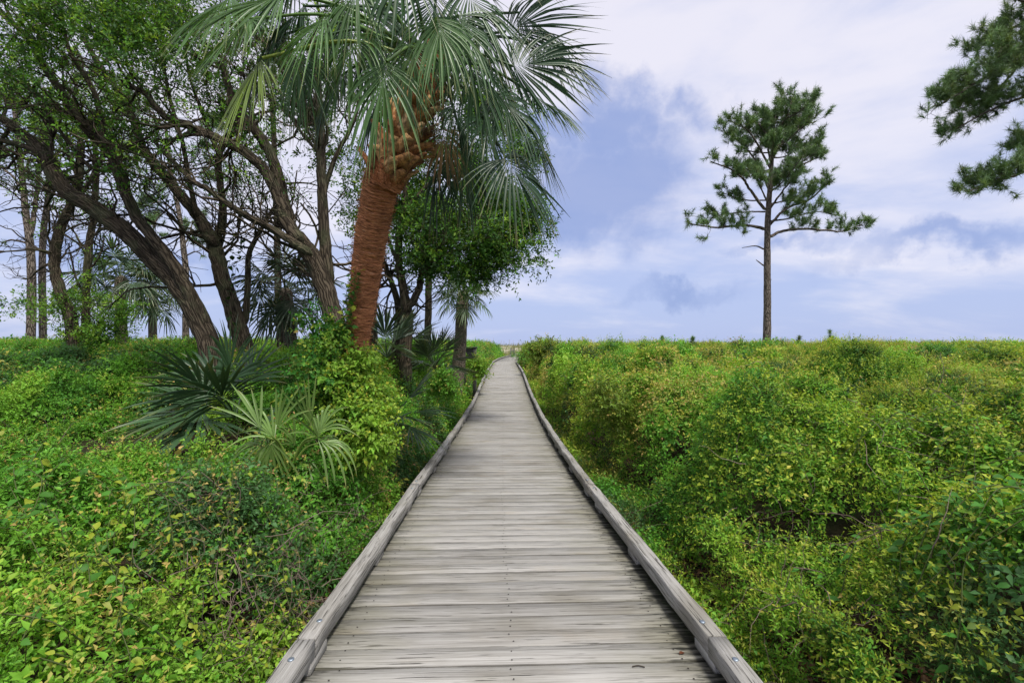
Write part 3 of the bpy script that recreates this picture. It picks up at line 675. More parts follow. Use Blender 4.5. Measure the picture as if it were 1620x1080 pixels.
def grow(bag, p, d, L, rad, lev, tips, bias, wig=.28, kids=(3, 5), sides=4):
    n = 6; pts = [np.array(p, float)]; d = nrm(np.array(d, float)); ds = [d]
    for _ in range(n): d = nrm(d + r.normal(0, wig, 3) + bias * .12); pts.append(pts[-1] + d * L / n); ds.append(d)
    V, F, B = tube(np.array(pts), np.linspace(rad, rad * .45, n + 1), max(3, sides), .04, r); bag.add(V, F, None, B)
    if lev == 0: tips.append((pts[-1], d)); tips.append((pts[n // 2 + 1], nrm(ds[n // 2] + r.normal(0, .5, 3)))); return
    for _ in range(r.integers(*kids)):
        k = r.integers(2, n + 1); dd = nrm(ds[k] + r.normal(0, .62, 3) + bias * .2)
        grow(bag, pts[k], dd, L * r.uniform(.5, .8), rad * .52, lev - 1, tips, bias, wig, kids, sides - 1)
    tips.append((pts[-1], d))
def blob_pts(bl, r):
    """points in ellipsoids, more to the outside; bl: (px, py, rx px, ry px, d, n)"""
    P_, D_ = [], []
    for (px, py, rx, ry, d, n) in bl:
        c = P(px, py, d); s = d / F_PX; ax_ = np.array((rx * s, (rx + ry) * .4 * s, ry * s)); k_ = max(5, n // 22)
        v = nrm(r.normal(0, 1, (k_, 3))); cs = v * r.random((k_, 1)) ** .40; sz = r.uniform(.14, .36, (k_, 1)); pick = r.integers(0, k_, n)
        w_ = nrm(r.normal(0, 1, (n, 3))); P_.append(c + (cs[pick] + w_ * sz[pick] * r.random((n, 1)) ** .4) * ax_); D_.append(nrm(w_ + v[pick] * .4 + UP * .3 + r.normal(0, .35, (n, 3))))
    return np.concatenate(P_), np.concatenate(D_)
def clumped(p, D, k, spread, r):
    q = np.repeat(p, k, 0) + r.normal(0, spread, (len(p) * k, 3)); return q, nrm(np.repeat(D, k, 0) + r.normal(0, .6, q.shape))
OAKC = np.array([(.06, .15, .03), (.095, .24, .035), (.15, .33, .04), (.25, .42, .055), (.045, .11, .035)])
def crown(root, tips=None, blobs=None, ll=.075, keep=1.0, cw=(3, 3, 2, 1, 2), m=9, k=3, spread=.14, zmin=None, asp=.45, q=0, name='crown', Ls=3.2):
    b = Bag(); P_, D_ = np.zeros((0, 3)), np.zeros((0, 3))
    if tips:
        P_ = np.array([t[0] for t in tips]); D_ = np.array([t[1] for t in tips])
        on = r.random(len(P_)) < keep
        if zmin is not None: on &= P_[:, 2] > zmin
        P_, D_ = clumped(P_[on], D_[on], k, spread, r)
    if blobs:
        p, d = blob_pts(blobs, r); p, d = clumped(p, d, k, spread, r); P_ = np.concatenate([P_, p]); D_ = np.concatenate([D_, d])
    n = len(P_); cw = np.array(cw) / sum(cw)
    ci = r.choice(len(OAKC), n, p=cw); sc_ = r.uniform(.7, 1.3, n)
    yg = np.concatenate([np.tile((.22, .30, .03), (n, 1)), ((r.random(n) < .15) * .6)[:, None]], 1)
    sprigs(b, P_, D_, ll * Ls * sc_, m, ll * sc_, asp, OAKC[ci] * r.uniform(.8, 1.2, (n, 1)), r, yg, q, True)
    return b.part(root, name, M['leaf'])
def oak(label, stems, limbs, blobs, d0, bias, sub=(9, 2), ll=.075, keep=.6, zmin=None, k=3, cw=(3, 3, 2, 1, 2), group='live oaks left of the boardwalk', twigL=1.0, name='live_oak_tree', spread=.14, m=9):
    """stems: list of (trace, d, r0, r1) rooted in the ground, limbs: the same but starting on a stem"""
    first = trace(stems[0][0], stems[0][1]); pts, _ = to_ground(first, np.array([1., 1.]))
    root = thing(name, label, 'tree', pts[0], group); tips = []; tw_ = Bag(); runs = []
    tb = Bag()
    for (l, d, r0, r1) in stems:
        q = trace(l, d)
        if l is stems[0][0] or l[0][1] > 555:
            pp, rr = to_ground(q, np.linspace(r0, r1, len(q)))
        else: pp, rr = np.array(q), np.linspace(r0, r1, len(q))
        runs.append(limb(tb, pp, r0, r1, 14, .05, 7, rads=rr * .80, wig=r0 * .03))
    tb.part(root, 'trunk', M['oak'], True)
    for (l, d, r0, r1) in limbs:
        lb = Bag(); runs.append(limb(lb, trace(l, d), r0 * .85, r1 * .85, 10, .06, 6, wig=r0 * .06)); lb.part(root, 'limb', M['oak'], True)
    for (p, rr) in runs:
        n = len(p); L0 = np.linalg.norm(np.diff(p, axis=0), axis=1).sum()
        for _ in range(int(sub[0] * max(1, L0 / 3))):
            i_ = r.integers(int(n * .52), n); T = p[min(i_ + 1, n - 1)] - p[max(i_ - 1, 0)]
            d = nrm(nrm(T) * .7 + r.normal(0, .65, 3) + bias * .35)
            grow(tw_, p[i_], d, r.uniform(.7, 1.7) * twigL, min(rr[i_] * .5, .035) , sub[1], tips, bias)
    if tw_.n: tw_.part(root, 'branches', M['oak'], True)['kind'] = 'stuff'
    crown(root, tips, blobs, ll, keep, cw=cw, zmin=zmin, k=k, spread=spread, m=m)
    return root, tips
WL = np.array([-.6, -.1, .35])
oak('large live oak with twin fused trunks leaning far over behind the dark palmetto',
    [([(333, 560), (310, 497), (277, 447), (240, 410), (200, 368), (150, 330), (110, 306), (84, 272), (78, 250)], 8.6, .235, .15),
     ([(322, 520, 8.6), (299, 462, 8.52), (270, 413), (236, 368), (212, 336), (186, 271), (165, 225), (134, 197), (105, 158)], 8.45, .15, .085)],
    [([(78, 250), (35, 212), (0, 188), (-50, 165)], 8.6, .12, .07), ([(80, 256), (50, 236), (0, 222), (-60, 205)], 8.6, .08, .04),
     ([(105, 158), (70, 105), (45, 60), (0, 20)], 8.4, .085, .04), ([(165, 225), (150, 150), (110, 80), (95, 10)], 8.0, .06, .03),
     ([(134, 197), (60, 150), (0, 110)], 8.2, .06, .03), ([(186, 271), (140, 262), (90, 200), (40, 130)], 8.8, .05, .025),
     ([(200, 368), (165, 362), (150, 372)], 8.5, .04, .02)],
    [(120, 30, 90, 45, 7.4, 146), (215, 60, 60, 50, 7.0, 195), (25, 60, 50, 50, 7.8, 73), (240, 10, 70, 30, 7.6, 146), (20, 110, 25, 25, 7.2, 34), (60, -10, 80, 30, 7.6, 97)],
    8.6, WL, (7, 2), keep=.20, zmin=4.6, ll=.07)
oak('live oak with forked trunk standing between the leaning twin oak and a slim straight trunk',
    [([(392, 575), (383, 535), (370, 495), (353, 440), (342, 400), (333, 372)], 9.6, .225, .17),
     ([(388, 507), (392, 450), (394, 402), (412, 366), (432, 330)], 9.7, .085, .045)],
    [([(335, 378), (311, 338), (287, 310), (264, 281), (229, 239), (211, 190), (193, 151), (168, 120), (130, 60)], 9.5, .15, .05),
     ([(338, 382), (350, 360), (353, 325), (346, 267), (352, 225), (375, 195), (395, 130)], 9.6, .11, .045),
     ([(311, 338), (300, 290), (290, 230), (270, 160), (255, 80)], 9.2, .06, .03),
     ([(350, 250), (325, 190), (300, 120), (290, 50)], 9.4, .05, .025)],
    [(300, 90, 70, 45, 9, 97), (210, 130, 60, 35, 9.2, 53), (370, 160, 50, 40, 9.6, 58), (285, 20, 80, 30, 9.0, 97)],
    9.6, WL, (7, 2), keep=.18, zmin=4.9)
oak('dark oak whose mossy limb sweeps across behind the orange palm trunk',
    [([(545, 575), (533, 520), (520, 478), (508, 437), (490, 403), (468, 374)], 8.2, .24, .18),
     ([(520, 440), (514, 380), (510, 313), (508, 260), (506, 205), (503, 141), (495, 60)], 8.3, .135, .07)],
    [([(470, 376), (450, 345), (440, 312), (421, 272), (387, 240), (341, 218), (299, 200), (260, 183), (229, 148), (193, 134)], 8.0, .135, .05),
     ([(462, 365), (448, 318), (430, 248), (398, 200), (373, 172), (350, 100)], 8.25, .14, .06),
     ([(486, 398), (460, 381), (430, 362), (393, 343), (360, 323), (327, 298), (299, 281), (246, 225)], 7.9, .085, .04),
     ([(510, 313), (530, 250), (560, 190), (575, 120)], 8.5, .06, .03), ([(506, 205), (470, 140), (450, 60)], 8.4, .06, .03)],
    [(530, 215, 45, 50, 9.5, 97), (470, 130, 60, 50, 9.5, 97), (560, 330, 25, 50, 9.3, 43), (400, 60, 70, 40, 9.5, 82), (600, 60, 90, 60, 9.5, 146)],
    8.2, WL, (8, 2), keep=.24, zmin=4.3)
oak('full-crowned oak beside the boardwalk, forked low, in front of the small palm',
    [([(642, 606), (642, 552), (644, 505), (642, 478)], 10.5, .19, .15), ([(626, 560), (627, 536), (630, 489), (623, 457), (614, 433), (604, 405)], 11.2, .13, .06)],
    [([(642, 482), (637, 451), (631, 420), (630, 379), (638, 335), (642, 280), (636, 200)], 10.4, .13, .06),
     ([(644, 486), (655, 474), (664, 455), (668, 430), (690, 395), (730, 350)], 10.4, .12, .05),
     ([(638, 335), (670, 300), (705, 260), (720, 200)], 10.3, .06, .03), ([(668, 430), (700, 405), (760, 385), (815, 375)], 10.2, .06, .025),
     ([(631, 420), (610, 370), (590, 320), (580, 260)], 10.6, .05, .025)],
    [(735, 385, 95, 52, 10.4, 520), (815, 372, 50, 44, 10.2, 230), (850, 350, 18, 26, 10.2, 60), (690, 345, 75, 50, 10.6, 420), (780, 330, 55, 36, 10.6, 260), (825, 240, 34, 36, 10.8, 130), (650, 300, 60, 70, 11, 150),
     (735, 265, 75, 70, 11.2, 320), (770, 180, 60, 70, 11.4, 180), (690, 180, 80, 90, 11.2, 260), (700, 425, 45, 22, 10.4, 120), (780, 420, 45, 20, 10.2, 110), (620, 250, 60, 90, 11.4, 110)],
    10.5, np.array([-.1, 0, .3]), (6, 1), twigL=.6, keep=.4, zmin=3.6, ll=.088, cw=(4, 4, 2, 1, 4), k=3, spread=.16)
oak('slender oak trunk partly hidden by the orange palm, with a bent side limb',
    [([(590, 540), (589, 500), (592, 465), (597, 445), (600, 400), (598, 340)], 12.5, .17, .08)], [([(592, 462), (610, 445), (622, 430)], 12.5, .05, .03)],
    [(600, 330, 40, 40, 12.6, 24), (575, 400, 20, 40, 12.8, 12)], 12.5, np.array([0, 0, .4]), (6, 1), keep=.3, zmin=4.5)
oak('curved dark trunk standing at the far edge of the undergrowth next to a leafy sapling',
    [([(112, 592), (116, 550), (110, 498), (97, 466), (88, 430), (88, 396), (97, 357), (110, 326), (124, 280), (128, 225)], 13, .21, .11)],
    [([(110, 326), (140, 290), (165, 240), (180, 180)], 13, .09, .04), ([(124, 280), (100, 230), (60, 180), (20, 160)], 13, .08, .03)],
    [(120, 180, 80, 50, 13, 60), (40, 160, 50, 40, 13, 30), (200, 200, 50, 40, 13, 26)], 13, WL * .5, (8, 2), keep=.2, zmin=5.5, ll=.10, cw=(1, 2, 4, 3, 1))
oak('leafy broadleaf sapling with a knotted stem amid the undergrowth, in front of a fan palm',
    [([(137, 594), (136, 560), (135, 535), (137, 447), (142, 380), (148, 345), (152, 280), (150, 220)], 13.2, .15, .08)],
    [([(136, 540), (150, 525), (165, 500)], 13.1, .07, .03), ([(137, 470), (120, 440), (112, 400)], 13.2, .04, .02), ([(140, 430), (160, 400), (165, 372)], 13.2, .03, .02)],
    [(150, 495, 55, 40, 13, 192), (185, 520, 40, 30, 13, 115), (110, 505, 30, 35, 13, 64), (120, 460, 25, 25, 13, 38), (25, 480, 18, 12, 13, 19), (60, 500, 30, 50, 14, 51)],
    13.2, np.array([0, 0, .4]), (5, 1), keep=.25, zmin=2.6, ll=.09, cw=(1, 3, 4, 3, 1), k=2)
# straight far trunk next to the dwarf palm
oak('slim straight trunk rising behind the forked oak, before a pale sky',
    [([(446, 585), (444, 530), (441, 480), (439, 430), (438, 375), (436, 280), (430, 150)], 13.5, .145, .09)], [([(438, 375), (460, 330), (470, 270)], 13.5, .04, .02)],
    [(440, 190, 60, 60, 13.5, 40), (390, 260, 50, 40, 13.5, 24)], 13.5, WL * .3, (5, 1), keep=.3, zmin=6, ll=.1, cw=(1, 2, 4, 3, 1))
oak('straight grey trunk standing between the full-crowned oak and the small palm',
    [([(676, 545), (677, 517), (678, 457), (677, 400), (674, 330)], 14.5, .16, .1)], [], [(675, 330, 60, 50, 14.5, 60)], 14.5, np.array([0, 0, .4]), (4, 1), keep=.5, zmin=5, ll=.1)

# pines
def tufts(bag, pos, D, L, r, nn=34, wid=.006):
    n = len(pos); D = nrm(D)[:, None]; v = nrm(r.normal(0, 1, (n, nn, 3)))
    d = nrm(v + D * r.uniform(.2, 1.6, (n, nn, 1))); ll = L[:, None, None] * r.uniform(.65, 1.1, (n, nn, 1))
    p = pos[:, None] - D * L[:, None, None] * r.uniform(0, .7, (n, nn, 1)); S = nrm(np.cross(d, nrm(r.normal(0, 1, (n, nn, 3))))) * wid
    V = np.stack([p - S, p + S, p + d * ll - UP * ll * .10], 2).reshape(-1, 3)
    c = (np.array((.13, .22, .09)) * r.uniform(.55, 1.5, (n, 1, 1)) + np.array((.05, .035, -.004)) * (r.random((n, 1, 1)) < .3) * r.uniform(.2, 1.2, (n, 1, 1))) * r.uniform(.75, 1.25, (n, nn, 1))
    bag.add(V, np.arange(n * nn * 3).reshape(-1, 3), np.repeat(np.clip(c.reshape(-1, 3), .004, 1), 3, 0))
def pine(label, trunk, d, r0, r1, limbs, stubs=(), dens=5.0, tl=.24, wid=.007, nn=34, group='tall pines', start=.42, twl=1.0, kids=(3, 5), extra=()):
    q = trace(trunk, d); pp, rr = to_ground(q, np.linspace(r0, r1, len(q)))
    root = thing('pine_tree', label, 'tree', pp[0], group); tb = Bag(); limb(tb, pp, r0, r1, 12, .035, 8, rads=rr); tb.part(root, 'trunk', M['pine'], True)
    tips = []; br = Bag(); runs = []
    for (l, dz, a, b) in limbs:
        k = len(l); runs.append(([P(x, y, d + dz * i_ / max(1, k - 1)) for i_, (x, y) in enumerate(l)], a, b))
    for (f, az, L0) in extra:
        c = catmull(pp, 12); q0 = c[int(f * (len(c) - 1))]; dv = np.array([math.cos(az), math.sin(az), .35]); runs.append(([q0, q0 + dv * L0 * .5 - UP * .06 * L0, q0 + dv * L0 + UP * .05 * L0], .045, .02))
    for (pts, a, b) in runs:
        lb = Bag(); p, rr = limb(lb, pts, a, b, 7, .05, 6, wig=a * .15); lb.part(root, 'limb', M['pine'], True)
        n = len(p); L0 = np.linalg.norm(np.diff(p, axis=0), axis=1).sum(); tips.append((p[-1], nrm(p[-1] - p[-2])))
        for _ in range(int(dens * L0)):
            i_ = r.integers(int(n * start), n); T = nrm(p[min(i_ + 1, n - 1)] - p[max(i_ - 1, 0)])
            grow(br, p[i_], nrm(T + r.normal(0, .6, 3) + UP * .35), r.uniform(.4, .95) * twl, .014 * twl, 1, tips, UP * 1.2, .2, kids, 4)
    if br.n: br.part(root, 'branches', M['pine'], True)['kind'] = 'stuff'
    for (l, a) in stubs:
        sb = Bag(); limb(sb, [P(x, y, d) for x, y in l], a, a * .35, 6, .05, 4); sb.part(root, 'dead_branch', M['pine'], True)
    nb = Bag(); tp = np.array([t[0] for t in tips]); td = np.array([t[1] for t in tips]) + UP * .3
    tufts(nb, tp, td, np.full(len(tp), tl) * r.uniform(.75, 1.2, len(tp)), r, nn, wid); nb.part(root, 'crown', M['needle'])
    return root
pine('lone tall pine with spreading crown standing beyond the thicket against the open sky',
     [(1213, 548), (1214, 460), (1214, 363), (1219, 288), (1223, 234), (1236, 195), (1262, 168)], 25, .21, .04,
     [([(1208, 362), (1177, 356), (1132, 360), (1092, 354)], -.5, .09, .03), ([(1219, 374), (1240, 365), (1273, 362), (1307, 364), (1332, 366), (1362, 356)], .6, .09, .025),
      ([(1209, 330), (1184, 297), (1173, 280), (1152, 266), (1125, 256)], -.8, .08, .03), ([(1218, 355), (1244, 330), (1282, 315), (1308, 290)], -1.2, .08, .03),
      ([(1217, 300), (1198, 258), (1177, 232), (1150, 208)], .9, .07, .025), ([(1222, 282), (1250, 268), (1283, 254), (1303, 246)], 1.2, .07, .025),
      ([(1220, 262), (1213, 220), (1206, 180)], -.6, .06, .02), ([(1223, 250), (1246, 205), (1258, 172)], .7, .06, .02), ([(1226, 238), (1265, 205), (1290, 192)], -.9, .06, .02),
      ([(1218, 265), (1188, 212), (1162, 195)], -1.4, .06, .02), ([(1216, 335), (1190, 335), (1150, 338), (1125, 345)], 1.4, .05, .02), ([(1218, 330), (1240, 300), (1255, 282)], -1.6, .06, .03),
      ([(1219, 350), (1250, 345), (1290, 335), (1318, 340)], 1.5, .05, .02), ([(1222, 240), (1225, 200), (1230, 170)], .4, .05, .02), ([(1214, 320), (1205, 300), (1200, 285)], -1.8, .05, .02), ([(1240, 195), (1270, 180), (1284, 165)], .2, .04, .02), ([(1225, 235), (1240, 225), (1270, 235), (1298, 222)], .4, .04, .02)],
     [([(1208, 394), (1195, 389), (1174, 392)], .045), ([(1208, 420), (1200, 414), (1196, 411)], .04), ([(1214, 445), (1221, 442)], .03)], dens=4.8, tl=.31, wid=.0105, nn=30, start=.30, twl=.85, kids=(2, 5), extra=[(.50 + .47 * k / 22, k * 2.4, 2.6 * (1 - .62 * k / 22)) for k in range(22)])
pine('pine at the picture edge reaching two needle-covered boughs into the sky',
     [(1765, 600), (1765, 300), (1770, 100), (1775, -150)], 14, .24, .14,
     [([(1768, 40), (1690, 60), (1620, 92), (1550, 128), (1482, 168)], -.6, .09, .025), ([(1770, -60), (1680, 0), (1610, 40), (1556, 72)], .5, .08, .02), ([(1768, 120), (1680, 140), (1600, 160), (1510, 205)], .4, .07, .02),
      ([(1768, 210), (1690, 245), (1630, 268), (1575, 288), (1528, 303)], -.3, .08, .02), ([(1690, 60), (1650, 20), (1590, -10)], -.5, .05, .02), ([(1620, 92), (1570, 150), (1500, 180)], .8, .04, .02), ([(1700, 200), (1640, 225), (1610, 240)], .5, .05, .02), ([(1690, 0), (1640, 60), (1580, 90)], -.9, .05, .02)],
     dens=7.0, tl=.25, wid=.007, nn=38, start=.35, twl=.75)
pine('far pine with three bare grey trunks at the picture edge, forked stem nearest the corner',
     [(48, 565), (50, 447), (48, 390), (41, 340), (37, 300), (30, 230), (20, 150)], 20, .17, .08,
     [([(49, 372), (52, 350), (59, 300), (66, 230), (80, 140)], .3, .10, .06), ([(46, 385), (20, 380), (3, 384)], 0, .05, .03), ([(37, 300), (10, 270), (-30, 250)], .5, .06, .03), ([(33, 250), (60, 210), (90, 190)], -.5, .05, .02),
      ([(30, 230), (0, 200), (-30, 190)], -.5, .05, .02), ([(66, 230), (95, 200), (130, 190)], .5, .05, .02), ([(25, 180), (70, 120), (100, 100)], .4, .05, .02)], dens=1.6, tl=.34, wid=.012, start=.4)
pine('far slim grey pine just inside the forked one',
     [(68, 560), (67, 430), (69, 363), (77, 300), (74, 230), (70, 140)], 21, .14, .08,
     [([(75, 260), (110, 220), (140, 210)], .4, .05, .02), ([(72, 200), (40, 170), (10, 165)], -.4, .05, .02), ([(75, 300), (95, 290), (120, 300)], .3, .04, .02), ([(70, 150), (110, 130), (150, 140)], .3, .05, .02)], dens=2.2, tl=.34, wid=.012, start=.4)
pine('thin young pine with sparse tufts seen between the leaning oak and the forked oak',
     [(294, 545), (294, 437), (290, 390), (284, 340), (270, 270), (262, 200)], 19, .13, .06,
     [([(290, 392), (300, 370), (305, 350)], .3, .04, .02), ([(292, 405), (310, 398), (322, 405)], -.3, .03, .02), ([(284, 340), (255, 320), (235, 325)], .4, .04, .02), ([(278, 300), (310, 280), (330, 290)], .2, .04, .02), ([(270, 270), (235, 245), (205, 250)], .2, .04, .02),
      ([(265, 230), (300, 200), (335, 210)], -.3, .04, .02), ([(262, 205), (230, 170), (200, 175)], .4, .04, .02), ([(280, 320), (250, 345), (240, 370)], .3, .03, .02)], dens=3.0, tl=.32, wid=.011, start=.4)

# ------------------------------------------------------------------ palms
def frond_mesh(H, Fd, N0, L, nseg, droop, r, colr, fan=2.35, wind=np.zeros(3), ns=6, tipc=(.30, .24, .08), stiff=.35, wcap=.021):
    """fan blade of a cabbage palm: radiating folded segments, free and drooping towards the tips"""
    Fd = nrm(Fd); S = np.cross(Fd, N0); S = nrm(S) if np.linalg.norm(S) > .05 else nrm(np.cross(Fd, [1, .2, 0])); N = np.cross(S, Fd)
    th = np.linspace(-fan, fan, nseg) + r.normal(0, .02, nseg); dth = 2 * fan / nseg
    s = np.linspace(0, 1, ns + 1)
    Ls = L * (.60 + .40 * np.cos(th * .62)) * r.uniform(.86, 1.08, nseg)
    co = np.cos(th)[:, None]; si = np.sin(th)[:, None]
    dirs = nrm(co * Fd + si * S - N * (.22 * np.abs(si)) + r.normal(0, .035, (nseg, 3)))
    Wd = nrm(-si * Fd + co * S)
    org = H + Fd * (L * .22) * np.clip(np.cos(th), 0, 1)[:, None] ** 2 - UP * (L * .03) * np.clip(np.cos(th), 0, 1)[:, None] ** 2
    sg = s[None, :, None]; Lb = Ls[:, None, None]
    dr = droop * r.uniform(.55, 1.5, (nseg, 1, 1))
    c = org[:, None] + dirs[:, None] * sg * Lb - UP * Lb * dr * np.clip(sg - stiff, 0, 1) ** 1.7 + wind * Lb * sg ** 2
    shrink = 1 - .35 * np.clip(dr - .5, 0, 1) * sg ** 2
    c = org[:, None] + (c - org[:, None]) * shrink
    s0 = .42
    hw = np.where(s < s0, .55 * dth * (s + .04), .55 * dth * (s0 + .04) * (1 - np.clip((s - s0) / (1 - s0), 0, 1) ** 1.25) + .0006)
    hw = np.minimum(hw[None] * Ls[:, None], wcap * L / .8 + .003)[..., None]
    tw_ = r.normal(0, .5, (nseg, 1, 1)) * sg
    Wv = Wd[:, None] * np.cos(tw_) + N * np.sin(tw_)
    fold = -N * hw * .55
    V = np.stack([c + Wv * hw, c + fold, c - Wv * hw], 2)          # nseg, ns+1, 3, 3
    k = (ns + 1) * 3
    b = np.arange(ns)[:, None] * 3 + np.arange(2)[None]
    T = np.stack([b, b + 1, b + 4, b + 3], -1).reshape(-1, 4)
    F = (np.arange(nseg)[:, None, None] * k + T[None]).reshape(-1, 4)
    cc = np.array(colr) * r.uniform(.78, 1.22, (nseg, 1, 1)) * np.ones((1, ns + 1, 1))
    tf = (np.clip(sg - .72, 0, 1) * 2.2) * (r.random((nseg, 1, 1)) < .6)
    cc = cc * (1 - tf) + np.array(tipc) * tf
    # filaments
    return V.reshape(-1, 3), F, np.repeat(np.clip(cc.reshape(-1, 3), .004, 1), 3, 0)
def petiole(C0, H, r, rad=.013, sag=.12, lift=.25):
    m_ = (C0 + H) / 2 + UP * np.linalg.norm(H - C0) * lift
    p = catmull([C0, m_, H], 5); V, F, B = tube(p, np.linspace(rad * 1.6, rad, len(p)), 5); return V, F
def add_frond(root, C0, H, Fd, N0, L, nseg, droop, r, colr, split=True, rad=.013, lift=.2, **kw):
    V, F, C = frond_mesh(H, Fd, N0, L, nseg, droop, r, colr, **kw)
    pv, pf = petiole(C0, H, r, rad, lift=lift)
    if split:
        o = part(root, 'frond', V, F, M['frond'], C)
        q = part(o, 'petiole', pv, pf, M['frond'], np.tile(np.array(colr) * (1.5, 1.35, 1.0), (len(pv), 1)), pp=root.location)
    else:
        b = Bag(); b.add(V, F, C); b.add(pv, pf, np.array(colr) * (1.4, 1.3, 1.0)); o = b.part(root, 'frond', M['frond'])
    return o
# --- the big orange-trunked palm
tr_pts = [P(556, 680, 5.9), P(562, 560, 5.75), P(572, 480, 5.6), P(584, 400, 5.4), P(597, 320, 5.15), P(609, 272, 5.0)]
pp, _ = to_ground(tr_pts, np.ones(6))
palm = thing('cabbage_palm', 'tall palm with orange fibrous trunk and drooping fan fronds beside the boardwalk', 'palm tree', pp[0])
path = catmull(pp, 60)
sl = np.concatenate([[0], np.cumsum(np.linalg.norm(np.diff(path, axis=0), axis=1))])
NR = 620; tt = np.linspace(0, sl[-1], NR); path = np.stack([np.interp(tt, sl, path[:, k]) for k in range(3)], -1)
u = tt / sl[-1]
rad = np.interp(u, [0, .25, .55, .8, .95, 1], [.17, .142, .150, .170, .188, .185])
rg = np.random.default_rng(5)
V, F, B = tube(path, rad, 56, 0.0)
V = V.reshape(NR, 56, 3); ang = np.arange(56) * 2 * math.pi / 56
ridge = (vnoise(np.broadcast_to(tt[:, None] * 62, (NR, 56)) + 1.2 * np.sin(ang)[None], np.broadcast_to(2.2 * np.cos(ang)[None] + 9, (NR, 56))) - .5) * .017
ridge += (vnoise(np.broadcast_to(tt[:, None] * 95, (NR, 56)), np.broadcast_to(4 * np.cos(ang + 1)[None] + 31, (NR, 56)) + 4 * np.sin(ang)[None]) - .5) * .012
ridge += (vnoise(np.broadcast_to(tt[:, None] * 3, (NR, 56)) + 5, np.broadcast_to(1.6 * np.cos(ang)[None] + 31, (NR, 56)) + 1.6 * np.sin(ang)[None]) - .5) * .03
V = V + nrm(V - path[:, None]) * ridge[..., None]
part(palm, 'trunk', V.reshape(-1, 3), F, M['fibre'], None, B, True)
# loose fibres around the trunk
fb = Bag()
for _ in range(2600):
    i_ = rg.integers(60, NR - 2); a = rg.uniform(0, 6.28); q = V[i_, int(a / 6.283 * 56) % 56]; out = nrm(q - path[i_]); tan = nrm(np.cross(out, path[min(i_ + 3, NR - 1)] - path[i_ - 3]))
    L = rg.uniform(.06, .20); e = q + tan * L * rg.choice((-1, 1)) * .8 + out * (.02 - L * L * .9 + .01) + UP * rg.normal(0, .010)
    mid = (q + e) / 2 + out * .014; wv = UP * .0026
    fb.add(np.array([q - wv, q + wv, mid + wv, mid - wv, e]), np.array([[0, 1, 2], [0, 2, 3], [3, 2, 4]]), np.array((.46, .20, .09)) * rg.uniform(.35, 1.3))
fb.part(palm, 'loose_fibres', M['twig'])['kind'] = 'stuff'
# split leaf bases (boots) under the crown
b0, b1 = P(612, 282, 5.0), P(664, 150, 4.8); ax = nrm(b1 - b0); sideA = nrm(np.cross(ax, [0, 1, 0])); sideB = np.cross(ax, sideA)
core = catmull([b0 - ax * .1, (b0 + b1) / 2, b1, b1 + ax * .5], 6); V, F, B = tube(core, np.linspace(.19, .13, len(core)), 20, .06, rg); part(palm, 'stem_top', V, F, M['fibre'], None, B, True)
for k in range(84):
    a = k * 2.4; f = k / 84; base = b0 + (b1 - b0) * (f * 1.05 - .02); out = math.cos(a) * sideA + math.sin(a) * sideB; tn = np.cross(ax, out)
    L = rg.uniform(.18, .30); lean = rg.uniform(.2, .6) + .35 * max(0, .6 - f) if rg.random() < .85 else 1.2; dv = nrm(ax * 1.0 + out * lean + tn * rg.normal(0, .25)); wv = nrm(np.cross(dv, out)); nv = np.cross(wv, dv)
    p0 = base + out * (.205 - .07 * f); w0, w1 = rg.uniform(.07, .10), rg.uniform(.045, .065); th_ = .014
    rows = []
    for s_, ww in ((0, w0 * 1.25), (.3, w0 * .85), (.65, w1 * 1.15), (1.0, w1 * rg.uniform(.6, 1.0))):
        c = p0 + dv * L * s_ - out * .03 * math.sin(s_ * 3.1)
        curve = nv * ww * .35
        rows += [c - wv * ww - curve, c + nv * th_, c + wv * ww - curve, c - nv * th_]
    Vb = np.array(rows); Fb = [[i_ * 4 + j, i_ * 4 + (j + 1) % 4, (i_ + 1) * 4 + (j + 1) % 4, (i_ + 1) * 4 + j] for i_ in range(3) for j in range(4)] + [[12, 13, 14, 15], [3, 2, 1, 0]]
    cc = np.array([(.66, .42, .21), (.56, .30, .13), (.72, .52, .31), (.40, .19, .09)])[rg.integers(4)] * rg.uniform(.65, 1.1)
    part(palm, 'leaf_base', Vb, np.array(Fb), M['boot'], np.tile(cc, (16, 1)))
